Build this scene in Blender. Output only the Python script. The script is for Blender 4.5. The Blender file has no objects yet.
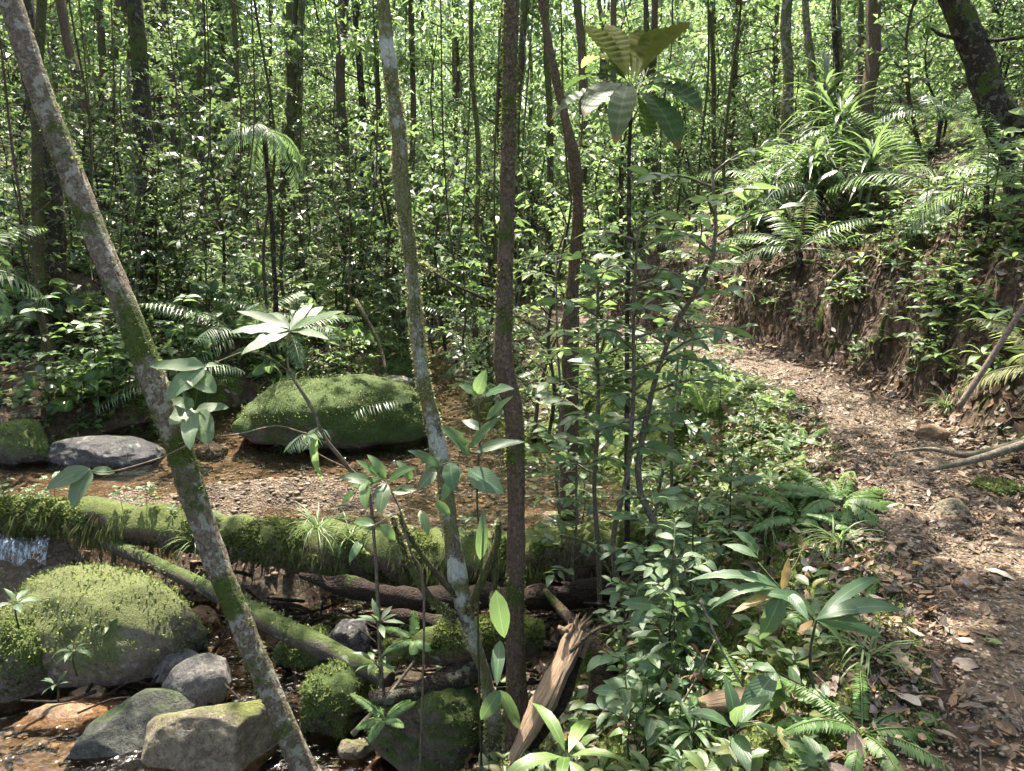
import bpy, bmesh, math
import numpy as np
PI = math.pi
rng = np.random.default_rng(11)
C = bpy.context.scene.collection
F = 740.0; CX, CY = 512.0, 385.5
CAMZ = 1.55; PITCH = math.radians(12.0)
SUN_EL = math.radians(63); SUN_AZ = math.radians(-14)      # azimuth from +Y towards +X
SUNV = np.array([math.sin(SUN_AZ)*math.cos(SUN_EL), math.cos(SUN_AZ)*math.cos(SUN_EL), math.sin(SUN_EL)])
A = lambda *v: np.array(v, float)

# ------------------------------------------------------------------ noise
def _h(ix, iy, iz, s):
    n = (ix*374761393 + iy*668265263 + iz*2147483647 + s*974711) & 0xFFFFFFFF
    n = ((n ^ (n >> 13))*1274126177) & 0xFFFFFFFF
    return ((n ^ (n >> 16)) & 0xFFFF)/65535.0
def vnoise(p, s=0):
    p = np.asarray(p, float); f = np.floor(p); i = f.astype(np.int64); t = p-f; t = t*t*(3-2*t)
    r = 0
    for dx in (0, 1):
        for dy in (0, 1):
            for dz in (0, 1):
                w = (t[..., 0] if dx else 1-t[..., 0])*(t[..., 1] if dy else 1-t[..., 1])*(t[..., 2] if dz else 1-t[..., 2])
                r = r + w*_h(i[..., 0]+dx, i[..., 1]+dy, i[..., 2]+dz, s)
    return r*2-1
def fbm(p, octv=4, s=0, g=.5):
    p = np.asarray(p, float); a = 1; r = 0
    for k in range(octv):
        r = r + a*vnoise(p*2**k, s+k); a *= g
    return r
def sstep(a, b, x):
    t = np.clip((x-a)/(b-a), 0, 1); return t*t*(3-2*t)
def nrm(v):
    v = np.asarray(v, float); return v/np.maximum(np.linalg.norm(v, axis=-1, keepdims=True), 1e-9)

# ------------------------------------------------------------------ terrain
def smooth_poly(pts, n=8):
    pts = np.asarray(pts, float); P = np.vstack([2*pts[0]-pts[1], pts, 2*pts[-1]-pts[-2]]); out = []
    for i in range(1, len(P)-2):
        for k in range(n):
            t = k/n
            out.append(.5*((2*P[i])+(-P[i-1]+P[i+1])*t+(2*P[i-1]-5*P[i]+4*P[i+1]-P[i+2])*t*t+(-P[i-1]+3*P[i]-3*P[i+1]+P[i+2])*t**3))
    out.append(P[-2]); return np.array(out)
TR = smooth_poly([(.5, -3), (.95, 0), (1.70, 1.9), (2.45, 4.1), (2.98, 6.2), (2.95, 8), (2.5, 9.6), (1.7, 11), (1.0, 12.6), (1.0, 15), (2, 20), (3, 30), (5, 60)], 4)
def trail_sd0(x, y):
    x = np.asarray(x, float); y = np.asarray(y, float); sh = x.shape; x = x.ravel(); y = y.ravel()
    best = np.full(x.shape, 1e9); sd = np.zeros(x.shape)
    for a, b in zip(TR[:-1], TR[1:]):
        d = b-a; L2 = d@d
        t = np.clip(((x-a[0])*d[0]+(y-a[1])*d[1])/L2, 0, 1)
        ex = x-a[0]-t*d[0]; ey = y-a[1]-t*d[1]; dd = ex*ex+ey*ey
        s = np.sign(ex*d[1]-ey*d[0]); m = dd < best
        best = np.where(m, dd, best); sd = np.where(m, s*np.sqrt(dd), sd)
    return sd.reshape(sh)
_sx = np.arange(-32, 32.01, .08); _sy = np.arange(-6, 62.01, .08)
_SD = trail_sd0(*np.meshgrid(_sx, _sy, indexing='ij'))
def trail_sd(x, y):
    x = np.asarray(x, float); y = np.asarray(y, float)
    xc = np.clip(x, -31.9, 31.8); yc = np.clip(y, -5.9, 61.8)
    u = (xc+32)/.08; v = (yc+6)/.08; i = u.astype(int); j = v.astype(int); u = u-i; v = v-j
    r = (_SD[i, j]*(1-u)+_SD[i+1, j]*u)*(1-v)+(_SD[i, j+1]*(1-u)+_SD[i+1, j+1]*u)*v
    return r+(x-xc)
def bR(y): return np.interp(y, [1, 2, 3, 3.6, 5, 7, 9, 12, 13.2, 30], [-1.6, -1.2, -.7, -.2, .1, .75, -.3, -1.0, -1.7, -6])
def bL(y): return np.interp(y, [1, 5, 7, 8.6, 9.6, 10.6, 12, 13.2, 30], [-7, -7, -6, -5, -4.2, -2.6, -1.5, -1.6, -6])
def H(x, y, fine=True):
    x = np.asarray(x, float); y = np.asarray(y, float)
    sd = trail_sd(x, y)
    p = np.stack([x, y, np.zeros_like(x)], -1)
    zb = -1.5+.45*sstep(5.45, 5.95, y+.12*np.sin(x*2.3))+.035*np.maximum(y-7, 0)+.25*sstep(-1.6, .3, x)*sstep(5.6, 4.6, y)
    zb = zb+.16*np.exp(-(((x+2.3)/1.0)**2+((y-6.75)/.42)**2))
    # left of the trail: slope down to the stream
    e = np.maximum(-sd-.5, 0); r = bR(y)
    dist = np.maximum(x-r, 0)
    u = e/np.maximum(e+dist, 1e-3); u = np.where(e <= 0, 0, u)
    su = sstep(0.0, 1.0, u)
    z = zb*su
    # far side of the stream
    v = np.maximum(bL(y)-x, 0)
    z = z+.42*sstep(0, .45, v)+.27*np.maximum(v-.35, 0)+.012*np.maximum(v-5, 0)**2
    # right bank, cut by the trail
    far = sstep(2.6, 7.0, y)
    off = .95-.5*far; q = np.maximum(sd-off, 0)
    hb = (.75+1.05*far)*(1-.5*sstep(11, 15, y))
    z = z+np.where(sd > 0, hb*(.55*sstep(0, .8, q)+.45*sstep(.3, 1.9+1.6*sstep(7.2, 9, y), q))+.36*np.maximum(q-1.4, 0), 0)
    z = z+np.where(sd > 0, .10*sstep(.35, 1.0, sd), 0)
    # distance
    z = z+.05*np.maximum(y-13, 0)+.004*np.maximum(y-20, 0)**2*np.exp(-np.maximum(y-20, 0)/60)
    z = np.minimum(z, 16+.02*np.abs(x))
    z = z+.10*fbm(p*.5, 3, 5)*sstep(.5, 1.5, np.abs(sd))
    if fine:
        rough = sstep(.45, .9, np.abs(sd))
        wet = su*sstep(-.3, -.05, r-x)*(x > bL(y))
        z = z+(.018+.05*rough*(1-.5*wet))*fbm(p*2.4, 3, 9)+.012*fbm(p*9, 2, 3)
        cl = np.where(sd > 0, sstep(0, .25, q)*(1-.6*sstep(1.4, 2.6, q)), 0)
        pz = np.stack([x*1.0, y*1.0, z*2], -1)
        z = z+cl*(.24*fbm(pz*2.2, 4, 21)+.07*fbm(pz*9, 3, 22))
    return z
def Hs(x, y): return float(H(np.array([x]), np.array([y]))[0])

# ------------------------------------------------------------------ camera maths
cp, sp = math.cos(PITCH), math.sin(PITCH)
def P(px, py, d):
    u = (px-CX)/F*d; v = -(py-CY)/F*d
    return A(u, d*cp+v*sp, CAMZ-d*sp+v*cp)
def depth(p): return p[1]*cp-(p[2]-CAMZ)*sp
def G(px, py, dmax=60):
    ds = np.concatenate([np.arange(1.2, 14, .04), np.arange(14, dmax, .25)])
    pts = np.array([P(px, py, d) for d in ds]); h = H(pts[:, 0], pts[:, 1])
    k = np.nonzero(pts[:, 2] < h)[0]
    i = k[0] if len(k) else len(ds)-1
    return pts[i]
def G2(px, d):
    """ground point in pixel column px at depth d"""
    x = (px-CX)/F*d; y = d/cp
    for _ in range(6):
        z = Hs(x, y); y = (d+(z-CAMZ)*sp)/cp
    return A(x, y, Hs(x, y))

# ------------------------------------------------------------------ materials
def newmat(name):
    m = bpy.data.materials.new(name); m.use_nodes = True; nt = m.node_tree; nt.nodes.clear()
    return m, nt, nt.nodes, nt.links
def N(nt, t, **k):
    n = nt.nodes.new(t)
    for a, b in k.items():
        if a.startswith('i_'): n.inputs[a[2:].replace('_', ' ')].default_value = b
        else: setattr(n, a, b)
    return n
def ramp(nt, fac, stops, interp='LINEAR'):
    r = nt.nodes.new('ShaderNodeValToRGB'); r.color_ramp.interpolation = interp
    e = r.color_ramp.elements
    while len(e) < len(stops): e.new(.5)
    for k, (p, c) in enumerate(stops):
        e[k].position = p; e[k].color = (*c, 1) if len(c) == 3 else c
    nt.links.new(fac, r.inputs[0]); return r.outputs[0]
def math_(nt, op, a, b=None, clamp=False):
    n = nt.nodes.new('ShaderNodeMath'); n.operation = op; n.use_clamp = clamp
    for i, v in enumerate((a, b)):
        if v is None: continue
        if isinstance(v, (int, float)): n.inputs[i].default_value = v
        else: nt.links.new(v, n.inputs[i])
    return n.outputs[0]
def mixc(nt, fac, a, b, mode='MIX'):
    n = nt.nodes.new('ShaderNodeMix'); n.data_type = 'RGBA'; n.blend_type = mode
    for i, v in ((0, fac), (6, a), (7, b)):
        if isinstance(v, (int, float)): n.inputs[i].default_value = v
        elif isinstance(v, tuple): n.inputs[i].default_value = (*v, 1)
        else: nt.links.new(v, n.inputs[i])
    return n.outputs[2]
def noise(nt, vec, scale, detail=4, rough=.6):
    n = N(nt, 'ShaderNodeTexNoise'); n.inputs['Scale'].default_value = scale
    n.inputs['Detail'].default_value = detail; n.inputs['Roughness'].default_value = rough
    if vec is not None: nt.links.new(vec, n.inputs['Vector'])
    return n.outputs['Fac']
def voro(nt, vec, scale, feature='F1'):
    n = N(nt, 'ShaderNodeTexVoronoi'); n.feature = feature; n.inputs['Scale'].default_value = scale
    nt.links.new(vec, n.inputs['Vector']); return n
def bump(nt, h, strength=.5, dist=.02, nrmin=None):
    b = N(nt, 'ShaderNodeBump'); b.inputs['Strength'].default_value = strength; b.inputs['Distance'].default_value = dist
    nt.links.new(h, b.inputs['Height'])
    if nrmin is not None: nt.links.new(nrmin, b.inputs['Normal'])
    return b.outputs[0]
def princ(nt, col, rough=.8, nr=None, spec=.5):
    b = N(nt, 'ShaderNodeBsdfPrincipled')
    if isinstance(col, tuple): b.inputs['Base Color'].default_value = (*col, 1)
    else: nt.links.new(col, b.inputs['Base Color'])
    if isinstance(rough, (int, float)): b.inputs['Roughness'].default_value = rough
    else: nt.links.new(rough, b.inputs['Roughness'])
    b.inputs['Specular IOR Level'].default_value = spec
    if nr is not None: nt.links.new(nr, b.inputs['Normal'])
    return b.outputs[0]
def out(nt, s):
    o = N(nt, 'ShaderNodeOutputMaterial'); nt.links.new(s, o.inputs[0])

def des(c, f=.2):
    l = .3*c[0]+.6*c[1]+.1*c[2]; return tuple(x*(1-f)+l*f for x in c)
def leaf_mat(name, cols, trans=(.25, .42, .05), tf=.4, rough=.42, veins=True, spec=.5, nv=13, vein_col=None, vstr=.35, vb=.2, back=.15):
    m, nt, nd, lk = newmat(name)
    geo = N(nt, 'ShaderNodeNewGeometry')
    cols = [des(c) for c in cols]; trans = des(trans, .25)
    k = len(cols); c = ramp(nt, geo.outputs['Random Per Island'], [(i/(k-1), q) for i, q in enumerate(cols)])
    tc = N(nt, 'ShaderNodeTexCoord')
    blotch = noise(nt, tc.outputs['Object'], 26, 2)
    c = mixc(nt, math_(nt, 'MULTIPLY', math_(nt, 'SUBTRACT', blotch, .45, True), 1.0), c, tuple(x*.45 for x in cols[0]))
    sp = math_(nt, 'GREATER_THAN', noise(nt, tc.outputs['Object'], 75, 1), .69)
    c = mixc(nt, math_(nt, 'MULTIPLY', sp, .6), c, (.12, .08, .03))
    nr = None
    if veins:
        sx = N(nt, 'ShaderNodeSeparateXYZ'); lk.new(tc.outputs['UV'], sx.inputs[0])
        av = math_(nt, 'ABSOLUTE', math_(nt, 'SUBTRACT', sx.outputs[1], .5))
        mid = math_(nt, 'LESS_THAN', av, .035)
        ph = math_(nt, 'SUBTRACT', math_(nt, 'MULTIPLY', sx.outputs[0], float(nv)), math_(nt, 'MULTIPLY', av, 7.0))
        fr = math_(nt, 'ABSOLUTE', math_(nt, 'SUBTRACT', math_(nt, 'FRACT', ph), .5))
        lat = math_(nt, 'MULTIPLY', math_(nt, 'LESS_THAN', fr, .06), .55)
        vv = math_(nt, 'MAXIMUM', mid, lat)
        vc = vein_col or tuple(min(1, x*2.0+.03) for x in cols[-1])
        c = mixc(nt, math_(nt, 'MULTIPLY', vv, vstr), c, vc)
        # quilted blade between the side veins
        hgt = math_(nt, 'ADD', math_(nt, 'MULTIPLY', fr, -1.0), math_(nt, 'MULTIPLY', blotch, .5))
        nr = bump(nt, math_(nt, 'MULTIPLY', math_(nt, 'SUBTRACT', .5, fr), -1.0), vb, .004)
        # browned tip and edge on some leaves
        tip = math_(nt, 'MULTIPLY', math_(nt, 'GREATER_THAN', sx.outputs[0], .93), math_(nt, 'GREATER_THAN', geo.outputs['Random Per Island'], .7))
        c = mixc(nt, math_(nt, 'MULTIPLY', tip, .8), c, (.13, .07, .02))
    back = mixc(nt, geo.outputs['Backfacing'], c, mixc(nt, back, c, (.16, .22, .10)))
    p = princ(nt, back, rough, nr, spec)
    t = N(nt, 'ShaderNodeBsdfTranslucent')
    tcol = mixc(nt, .45, c, trans); lk.new(mixc(nt, 1.0, tcol, (1.5, 1.5, 1.5), 'MULTIPLY'), t.inputs[0])
    mx = N(nt, 'ShaderNodeMixShader'); mx.inputs[0].default_value = tf
    lk.new(p, mx.inputs[1]); lk.new(t.outputs[0], mx.inputs[2]); out(nt, mx.outputs[0]); return m

G_dark = leaf_mat('leaf_dark', [(.018, .045, .016), (.03, .075, .028), (.045, .10, .03)], rough=.36, spec=.55)
G_mid = leaf_mat('leaf_mid', [(.03, .075, .022), (.05, .12, .03), (.075, .16, .035), (.10, .19, .04)], rough=.4)
G_blue = leaf_mat('leaf_bluish', [(.03, .075, .03), (.05, .115, .042), (.065, .14, .045)], vstr=.55, vb=.35, rough=.42, spec=.5)
G_pale = leaf_mat('leaf_pale', [(.07, .125, .055), (.10, .165, .07), (.085, .155, .045)], rough=.5, vein_col=(.22, .32, .16), nv=16)
G_bright = leaf_mat('leaf_bright', [(.07, .15, .02), (.12, .22, .03), (.17, .27, .04)], trans=(.4, .6, .06), rough=.42)
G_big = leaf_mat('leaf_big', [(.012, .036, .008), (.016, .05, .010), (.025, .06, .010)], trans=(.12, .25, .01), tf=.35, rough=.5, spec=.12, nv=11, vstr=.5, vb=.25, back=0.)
G_bigtop = leaf_mat('leaf_big_backlit', [(.05, .075, .006), (.07, .09, .008)], trans=(.50, .55, .02), tf=.75, rough=.6, spec=.05, nv=11, vein_col=(.02, .03, .004), vstr=.7, vb=.25, back=0.)  # lit copy of the big leaf: backlight on upper leaves put into the colour
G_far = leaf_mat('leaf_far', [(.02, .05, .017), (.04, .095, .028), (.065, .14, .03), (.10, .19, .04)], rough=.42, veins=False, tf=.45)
G_farD = leaf_mat('leaf_far_shaded', [(.014, .036, .015), (.025, .062, .024), (.04, .09, .03)], rough=.38, veins=False, tf=.35)  # darker copy of the far leaf, forest shade put into its colour
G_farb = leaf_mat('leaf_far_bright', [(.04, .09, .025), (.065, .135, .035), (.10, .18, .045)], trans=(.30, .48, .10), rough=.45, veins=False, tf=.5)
G_frond = leaf_mat('frond_leaf', [(.035, .085, .04), (.06, .13, .05), (.09, .17, .06)], rough=.38, veins=False, spec=.6)
G_fern = leaf_mat('fern_leaf', [(.06, .14, .02), (.09, .19, .03), (.12, .23, .04)], rough=.5, veins=False)
G_grass = leaf_mat('grass_blade', [(.06, .12, .02), (.10, .17, .04), (.13, .20, .05)], rough=.45, veins=False)
G_moss = leaf_mat('moss_sprig', [(.045, .062, .012), (.075, .10, .02), (.12, .145, .035)], trans=(.3, .4, .06), rough=.8, veins=False, spec=.15)
G_cover = leaf_mat('cover_leaf', [(.025, .065, .025), (.045, .11, .035), (.07, .15, .035), (.11, .19, .04), (.09, .13, .03), (.17, .16, .04)], rough=.4)
G_straw = leaf_mat('straw_frond', [(.20, .19, .07), (.27, .25, .11)], rough=.6, veins=False)
G_yellow = leaf_mat('yellow_leaf', [(.50, .30, .02), (.55, .35, .03)], trans=(.8, .6, .1), rough=.5)
G_rust = leaf_mat('rust_leaf', [(.22, .14, .02), (.28, .17, .03)], trans=(.5, .35, .05), rough=.45)

def dead_mat(name, stops, rough=.6, tf=.12):
    m, nt, nd, lk = newmat(name); geo = N(nt, 'ShaderNodeNewGeometry'); tc = N(nt, 'ShaderNodeTexCoord')
    c = ramp(nt, geo.outputs['Random Per Island'], stops, 'CONSTANT')
    nz = noise(nt, tc.outputs['Object'], 45, 3)
    c = mixc(nt, math_(nt, 'MULTIPLY', nz, .6), c, (.05, .03, .02))
    sx = N(nt, 'ShaderNodeSeparateXYZ'); lk.new(tc.outputs['UV'], sx.inputs[0])
    av = math_(nt, 'ABSOLUTE', math_(nt, 'SUBTRACT', sx.outputs[1], .5))
    c = mixc(nt, math_(nt, 'MULTIPLY', math_(nt, 'LESS_THAN', av, .04), .5), c, (.30, .22, .14))
    p = princ(nt, c, rough, bump(nt, nz, .4, .004))
    t = N(nt, 'ShaderNodeBsdfTranslucent'); lk.new(c, t.inputs[0])
    mx = N(nt, 'ShaderNodeMixShader'); mx.inputs[0].default_value = tf
    lk.new(p, mx.inputs[1]); lk.new(t.outputs[0], mx.inputs[2]); out(nt, mx.outputs[0]); return m
DEAD = dead_mat('dead_leaf', [(0, (.10, .055, .03)), (.14, (.16, .095, .045)), (.28, (.21, .13, .07)), (.40, (.06, .038, .027)),
                              (.58, (.23, .155, .095)), (.66, (.22, .11, .035)), (.76, (.26, .20, .145)), (.84, (.10, .075, .06)), (.96, (.30, .26, .23))])
DEADPALE = dead_mat('dead_leaf_pale', [(0, (.32, .27, .23)), (.5, (.40, .34, .29))], .55)

def bark_mat(name, base, base2, moss=(.07, .10, .015), mamt=.4, lich=None, lamt=0., lscale=14, bscale=(8, 8, 2.2), bstr=1., crack=.6):
    m, nt, nd, lk = newmat(name); tc = N(nt, 'ShaderNodeTexCoord')
    mp = N(nt, 'ShaderNodeMapping'); mp.inputs['Scale'].default_value = bscale; lk.new(tc.outputs['Object'], mp.inputs[0])
    n1 = noise(nt, mp.outputs[0], 5, 8, .7); n2 = noise(nt, tc.outputs['Object'], 3.2, 5, .65); n3 = noise(nt, tc.outputs['Object'], 60, 4, .7)
    c = ramp(nt, n1, [(.3, base2), (.5, base), (.72, tuple(min(1, x*1.5) for x in base))])
    c = mixc(nt, math_(nt, 'MULTIPLY', math_(nt, 'SUBTRACT', n3, .38, True), 2.2, True), tuple(x*.7 for x in base2), c)
    mp2 = N(nt, 'ShaderNodeMapping'); mp2.inputs['Scale'].default_value = (bscale[0]*4.5, bscale[1]*4.5, bscale[2]*4); lk.new(tc.outputs['Object'], mp2.inputs[0])
    vo = voro(nt, mp2.outputs[0], 1.0, 'DISTANCE_TO_EDGE'); cr = ramp(nt, vo.outputs['Distance'], [(0, (0, 0, 0)), (.12, (1, 1, 1))])
    c = mixc(nt, math_(nt, 'MULTIPLY', math_(nt, 'SUBTRACT', 1, cr), crack), c, tuple(x*.6 for x in base2))
    h = math_(nt, 'ADD', math_(nt, 'ADD', n1, math_(nt, 'MULTIPLY', n3, .8)), math_(nt, 'MULTIPLY', cr, .5*crack))
    if lich:
        n4 = noise(nt, tc.outputs['Object'], lscale, 3, .55)
        lm = ramp(nt, math_(nt, 'ADD', n4, math_(nt, 'MULTIPLY', n3, .15)), [(.66-lamt*.3, (0, 0, 0)), (.70-lamt*.3, (1, 1, 1))])
        c = mixc(nt, math_(nt, 'MULTIPLY', lm, .85), c, mixc(nt, n3, tuple(x*.6 for x in lich), lich))
    mm = ramp(nt, math_(nt, 'ADD', n2, math_(nt, 'MULTIPLY', n3, .22)), [(.76-mamt*.35, (0, 0, 0)), (.84-mamt*.35, (1, 1, 1))])
    mc = ramp(nt, n3, [(.3, tuple(x*.45 for x in moss)), (.65, moss), (.8, tuple(x*1.6 for x in moss))])
    c = mixc(nt, mm, c, mc)
    out(nt, princ(nt, c, .85, bump(nt, h, bstr, .025), .25)); return m
B_brown = bark_mat('bark_brown', (.26, .185, .13), (.10, .065, .045), mamt=.3, crack=.35)
B_grey = bark_mat('bark_grey', (.34, .285, .22), (.15, .115, .085), mamt=.36, lich=(.38, .36, .29), lamt=.2, lscale=20, bstr=.9, bscale=(7, 7, 5), crack=.35)
B_lichen = bark_mat('bark_lichen', (.36, .31, .23), (.15, .12, .08), moss=(.20, .19, .08), mamt=.6, lich=(.62, .62, .55), lamt=.55, lscale=6)
B_dark = bark_mat('bark_dark', (.09, .07, .05), (.03, .022, .016), mamt=.3, lich=(.16, .15, .11), lamt=.1)
B_pale = bark_mat('bark_pale', (.28, .225, .165), (.13, .10, .07), moss=(.13, .15, .03), mamt=.45, lich=(.35, .35, .28), lamt=.3)
B_mossy = bark_mat('bark_mossy', (.17, .135, .09), (.07, .05, .035), moss=(.11, .12, .04), mamt=.6)
B_olive = bark_mat('bark_olive', (.17, .14, .09), (.07, .055, .035), moss=(.11, .115, .04), mamt=.5, bscale=(10, 10, 5))
B_rot = bark_mat('bark_rotten', (.075, .045, .03), (.02, .013, .01), mamt=.1, bscale=(3, 10, 10))
TWIG = bark_mat('twig', (.27, .225, .165), (.12, .10, .07), mamt=.0, bstr=.3)
TWIGG = bark_mat('twig_green', (.08, .10, .04), (.06, .06, .03), mamt=.2, bstr=.2)
def wood_mat():
    m, nt, nd, lk = newmat('split_wood'); tc = N(nt, 'ShaderNodeTexCoord')
    mp = N(nt, 'ShaderNodeMapping'); mp.inputs['Scale'].default_value = (1, 1, 1); lk.new(tc.outputs['UV'], mp.inputs[0])
    mp.inputs['Scale'].default_value = (22, 1.6, 1)
    n1 = noise(nt, mp.outputs[0], 3, 8, .7)
    c = ramp(nt, n1, [(.32, (.07, .045, .03)), (.44, (.28, .19, .12)), (.7, (.46, .34, .23))])
    out(nt, princ(nt, c, .8, bump(nt, n1, 1, .02), .2)); return m
WOOD = wood_mat()

def rock_mat(name, base, base2, moss_amt=.5, moss=(.06, .085, .018), rough=.8, wet=False):
    m, nt, nd, lk = newmat(name); tc = N(nt, 'ShaderNodeTexCoord'); geo = N(nt, 'ShaderNodeNewGeometry')
    o = tc.outputs['Object']
    n1 = noise(nt, o, 4, 8, .65); n3 = noise(nt, o, 55, 5, .75); n2 = noise(nt, o, 2.3, 5, .6)
    c = ramp(nt, math_(nt, 'ADD', math_(nt, 'MULTIPLY', n1, .7), math_(nt, 'MULTIPLY', n3, .3)), [(.32, base2), (.55, base), (.72, tuple(min(1, x*1.5) for x in base))])
    n5 = noise(nt, o, 22, 5, .7); c = mixc(nt, math_(nt, 'MULTIPLY', math_(nt, 'SUBTRACT', n5, .45, True), 3.0, True), c, tuple(min(1, x*1.7+.02) for x in base))
    c = mixc(nt, math_(nt, 'MULTIPLY', math_(nt, 'SUBTRACT', .47, n3, True), 6.0, True), c, tuple(x*.5 for x in base2))
    vk = voro(nt, o, 1.7, 'DISTANCE_TO_EDGE'); wv = N(nt, 'ShaderNodeVectorMath'); wv.operation = 'ADD'; lk.new(o, wv.inputs[0]); nw = N(nt, 'ShaderNodeTexNoise'); nw.inputs['Scale'].default_value = 3; lk.new(o, nw.inputs['Vector']); lk.new(nw.outputs['Color'], wv.inputs[1]); lk.new(wv.outputs[0], vk.inputs['Vector'])
    ck = ramp(nt, vk.outputs['Distance'], [(0, (1, 1, 1)), (.012, (0, 0, 0))]); ck = math_(nt, 'MULTIPLY', ck, math_(nt, 'MULTIPLY', math_(nt, 'SUBTRACT', n2, .5, True), 5.0, True)); c = mixc(nt, math_(nt, 'MULTIPLY', ck, .6), c, (.02, .016, .012))
    nl_ = noise(nt, o, 9, 3, .5); c = mixc(nt, math_(nt, 'MULTIPLY', math_(nt, 'SUBTRACT', nl_, .62, True), 9.0, True), c, (.30, .31, .27))
    sz = N(nt, 'ShaderNodeSeparateXYZ'); lk.new(geo.outputs['Normal'], sz.inputs[0])
    f = math_(nt, 'ADD', math_(nt, 'MULTIPLY', sz.outputs[2], .45), math_(nt, 'ADD', n2, math_(nt, 'MULTIPLY', n3, .2)))
    t0 = 1.30-moss_amt*.75
    mm = ramp(nt, math_(nt, 'MULTIPLY', f, .5), [(t0*.5-.02, (0, 0, 0)), (t0*.5+.06, (1, 1, 1))])
    mc = ramp(nt, math_(nt, 'ADD', math_(nt, 'MULTIPLY', n3, .6), math_(nt, 'MULTIPLY', n1, .4)), [(.3, tuple(x*.35 for x in moss)), (.52, moss), (.7, tuple(x*1.7 for x in moss))])
    c = mixc(nt, mm, c, mc)
    h = math_(nt, 'SUBTRACT', math_(nt, 'ADD', n1, math_(nt, 'MULTIPLY', n3, .7)), math_(nt, 'MULTIPLY', ck, .5))
    r = math_(nt, 'ADD', math_(nt, 'MULTIPLY', mm, .9-rough), rough, True) if not isinstance(mm, float) else rough
    out(nt, princ(nt, c, r, bump(nt, h, 1.0, .03), .4)); return m
R_moss = rock_mat('rock_mossy', (.12, .10, .08), (.05, .04, .033), .95)
R_mossf = rock_mat('rock_full_moss', (.12, .10, .075), (.045, .037, .028), 1.1, moss=(.05, .078, .016))
R_dust = rock_mat('rock_pale_moss', (.15, .12, .09), (.06, .05, .04), .85, moss=(.095, .11, .035))
R_grey = rock_mat('rock_grey', (.13, .12, .11), (.06, .055, .05), .35)
R_tan = rock_mat('rock_tan', (.18, .15, .10), (.08, .065, .045), .5, moss=(.11, .12, .03))
R_brown = rock_mat('rock_brown', (.26, .16, .09), (.12, .07, .04), .05, rough=.4)
R_wet = rock_mat('rock_wet', (.055, .05, .05), (.02, .02, .02), .25, rough=.2)
R_slate = rock_mat('rock_slate_green', (.09, .09, .075), (.04, .042, .034), .45, moss=(.055, .08, .02))

def ground_mat():
    m, nt, nd, lk = newmat('forest_ground'); tc = N(nt, 'ShaderNodeTexCoord'); o = tc.outputs['Object']
    at = N(nt, 'ShaderNodeAttribute'); at.attribute_name = 'mask'; s = N(nt, 'ShaderNodeSeparateColor'); lk.new(at.outputs[0], s.inputs[0])
    v = voro(nt, o, 17); vs = voro(nt, o, 42)
    n1 = noise(nt, o, 6, 6, .7); n3 = noise(nt, o, 70, 5, .75)
    sc = N(nt, 'ShaderNodeSeparateColor'); lk.new(v.outputs['Color'], sc.inputs[0])
    lit = ramp(nt, sc.outputs[0], [(0, (.05, .03, .02)), (.25, (.09, .055, .035)), (.5, (.13, .085, .055)), (.75, (.055, .035, .025)), (.92, (.20, .145, .10))], 'CONSTANT')
    lit = mixc(nt, n3, lit, (.04, .026, .018))
    soil = ramp(nt, math_(nt, 'ADD', math_(nt, 'MULTIPLY', n1, .6), math_(nt, 'MULTIPLY', n3, .4)), [(.35, (.045, .032, .02)), (.55, (.12, .083, .048)), (.72, (.24, .17, .10))])
    moss = ramp(nt, math_(nt, 'ADD', math_(nt, 'MULTIPLY', n1, .5), math_(nt, 'MULTIPLY', n3, .5)), [(.35, (.018, .03, .006)), (.52, (.06, .09, .012)), (.68, (.13, .17, .03))])
    s2 = N(nt, 'ShaderNodeSeparateColor'); lk.new(vs.outputs['Color'], s2.inputs[0])
    sand = ramp(nt, s2.outputs[1], [(0, (.08, .058, .042)), (.3, (.125, .092, .062)), (.55, (.17, .125, .085)), (.8, (.09, .07, .055)), (.93, (.27, .23, .2))], 'CONSTANT')
    sand = mixc(nt, math_(nt, 'MULTIPLY', n1, .7), sand, (.14, .098, .062))
    c = mixc(nt, s.outputs[2], soil, lit)
    mk = ramp(nt, math_(nt, 'ADD', s.outputs[0], math_(nt, 'MULTIPLY', math_(nt, 'SUBTRACT', n1, .5), 1.2)), [(.45, (0, 0, 0)), (.6, (1, 1, 1))])
    c = mixc(nt, mk, c, moss); c = mixc(nt, s.outputs[1], c, sand)
    h = math_(nt, 'ADD', math_(nt, 'ADD', n1, n3), math_(nt, 'MULTIPLY', v.outputs['Distance'], -1.2))
    out(nt, princ(nt, c, .85, bump(nt, h, .9, .03), .25)); return m
GROUND = ground_mat()
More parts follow.
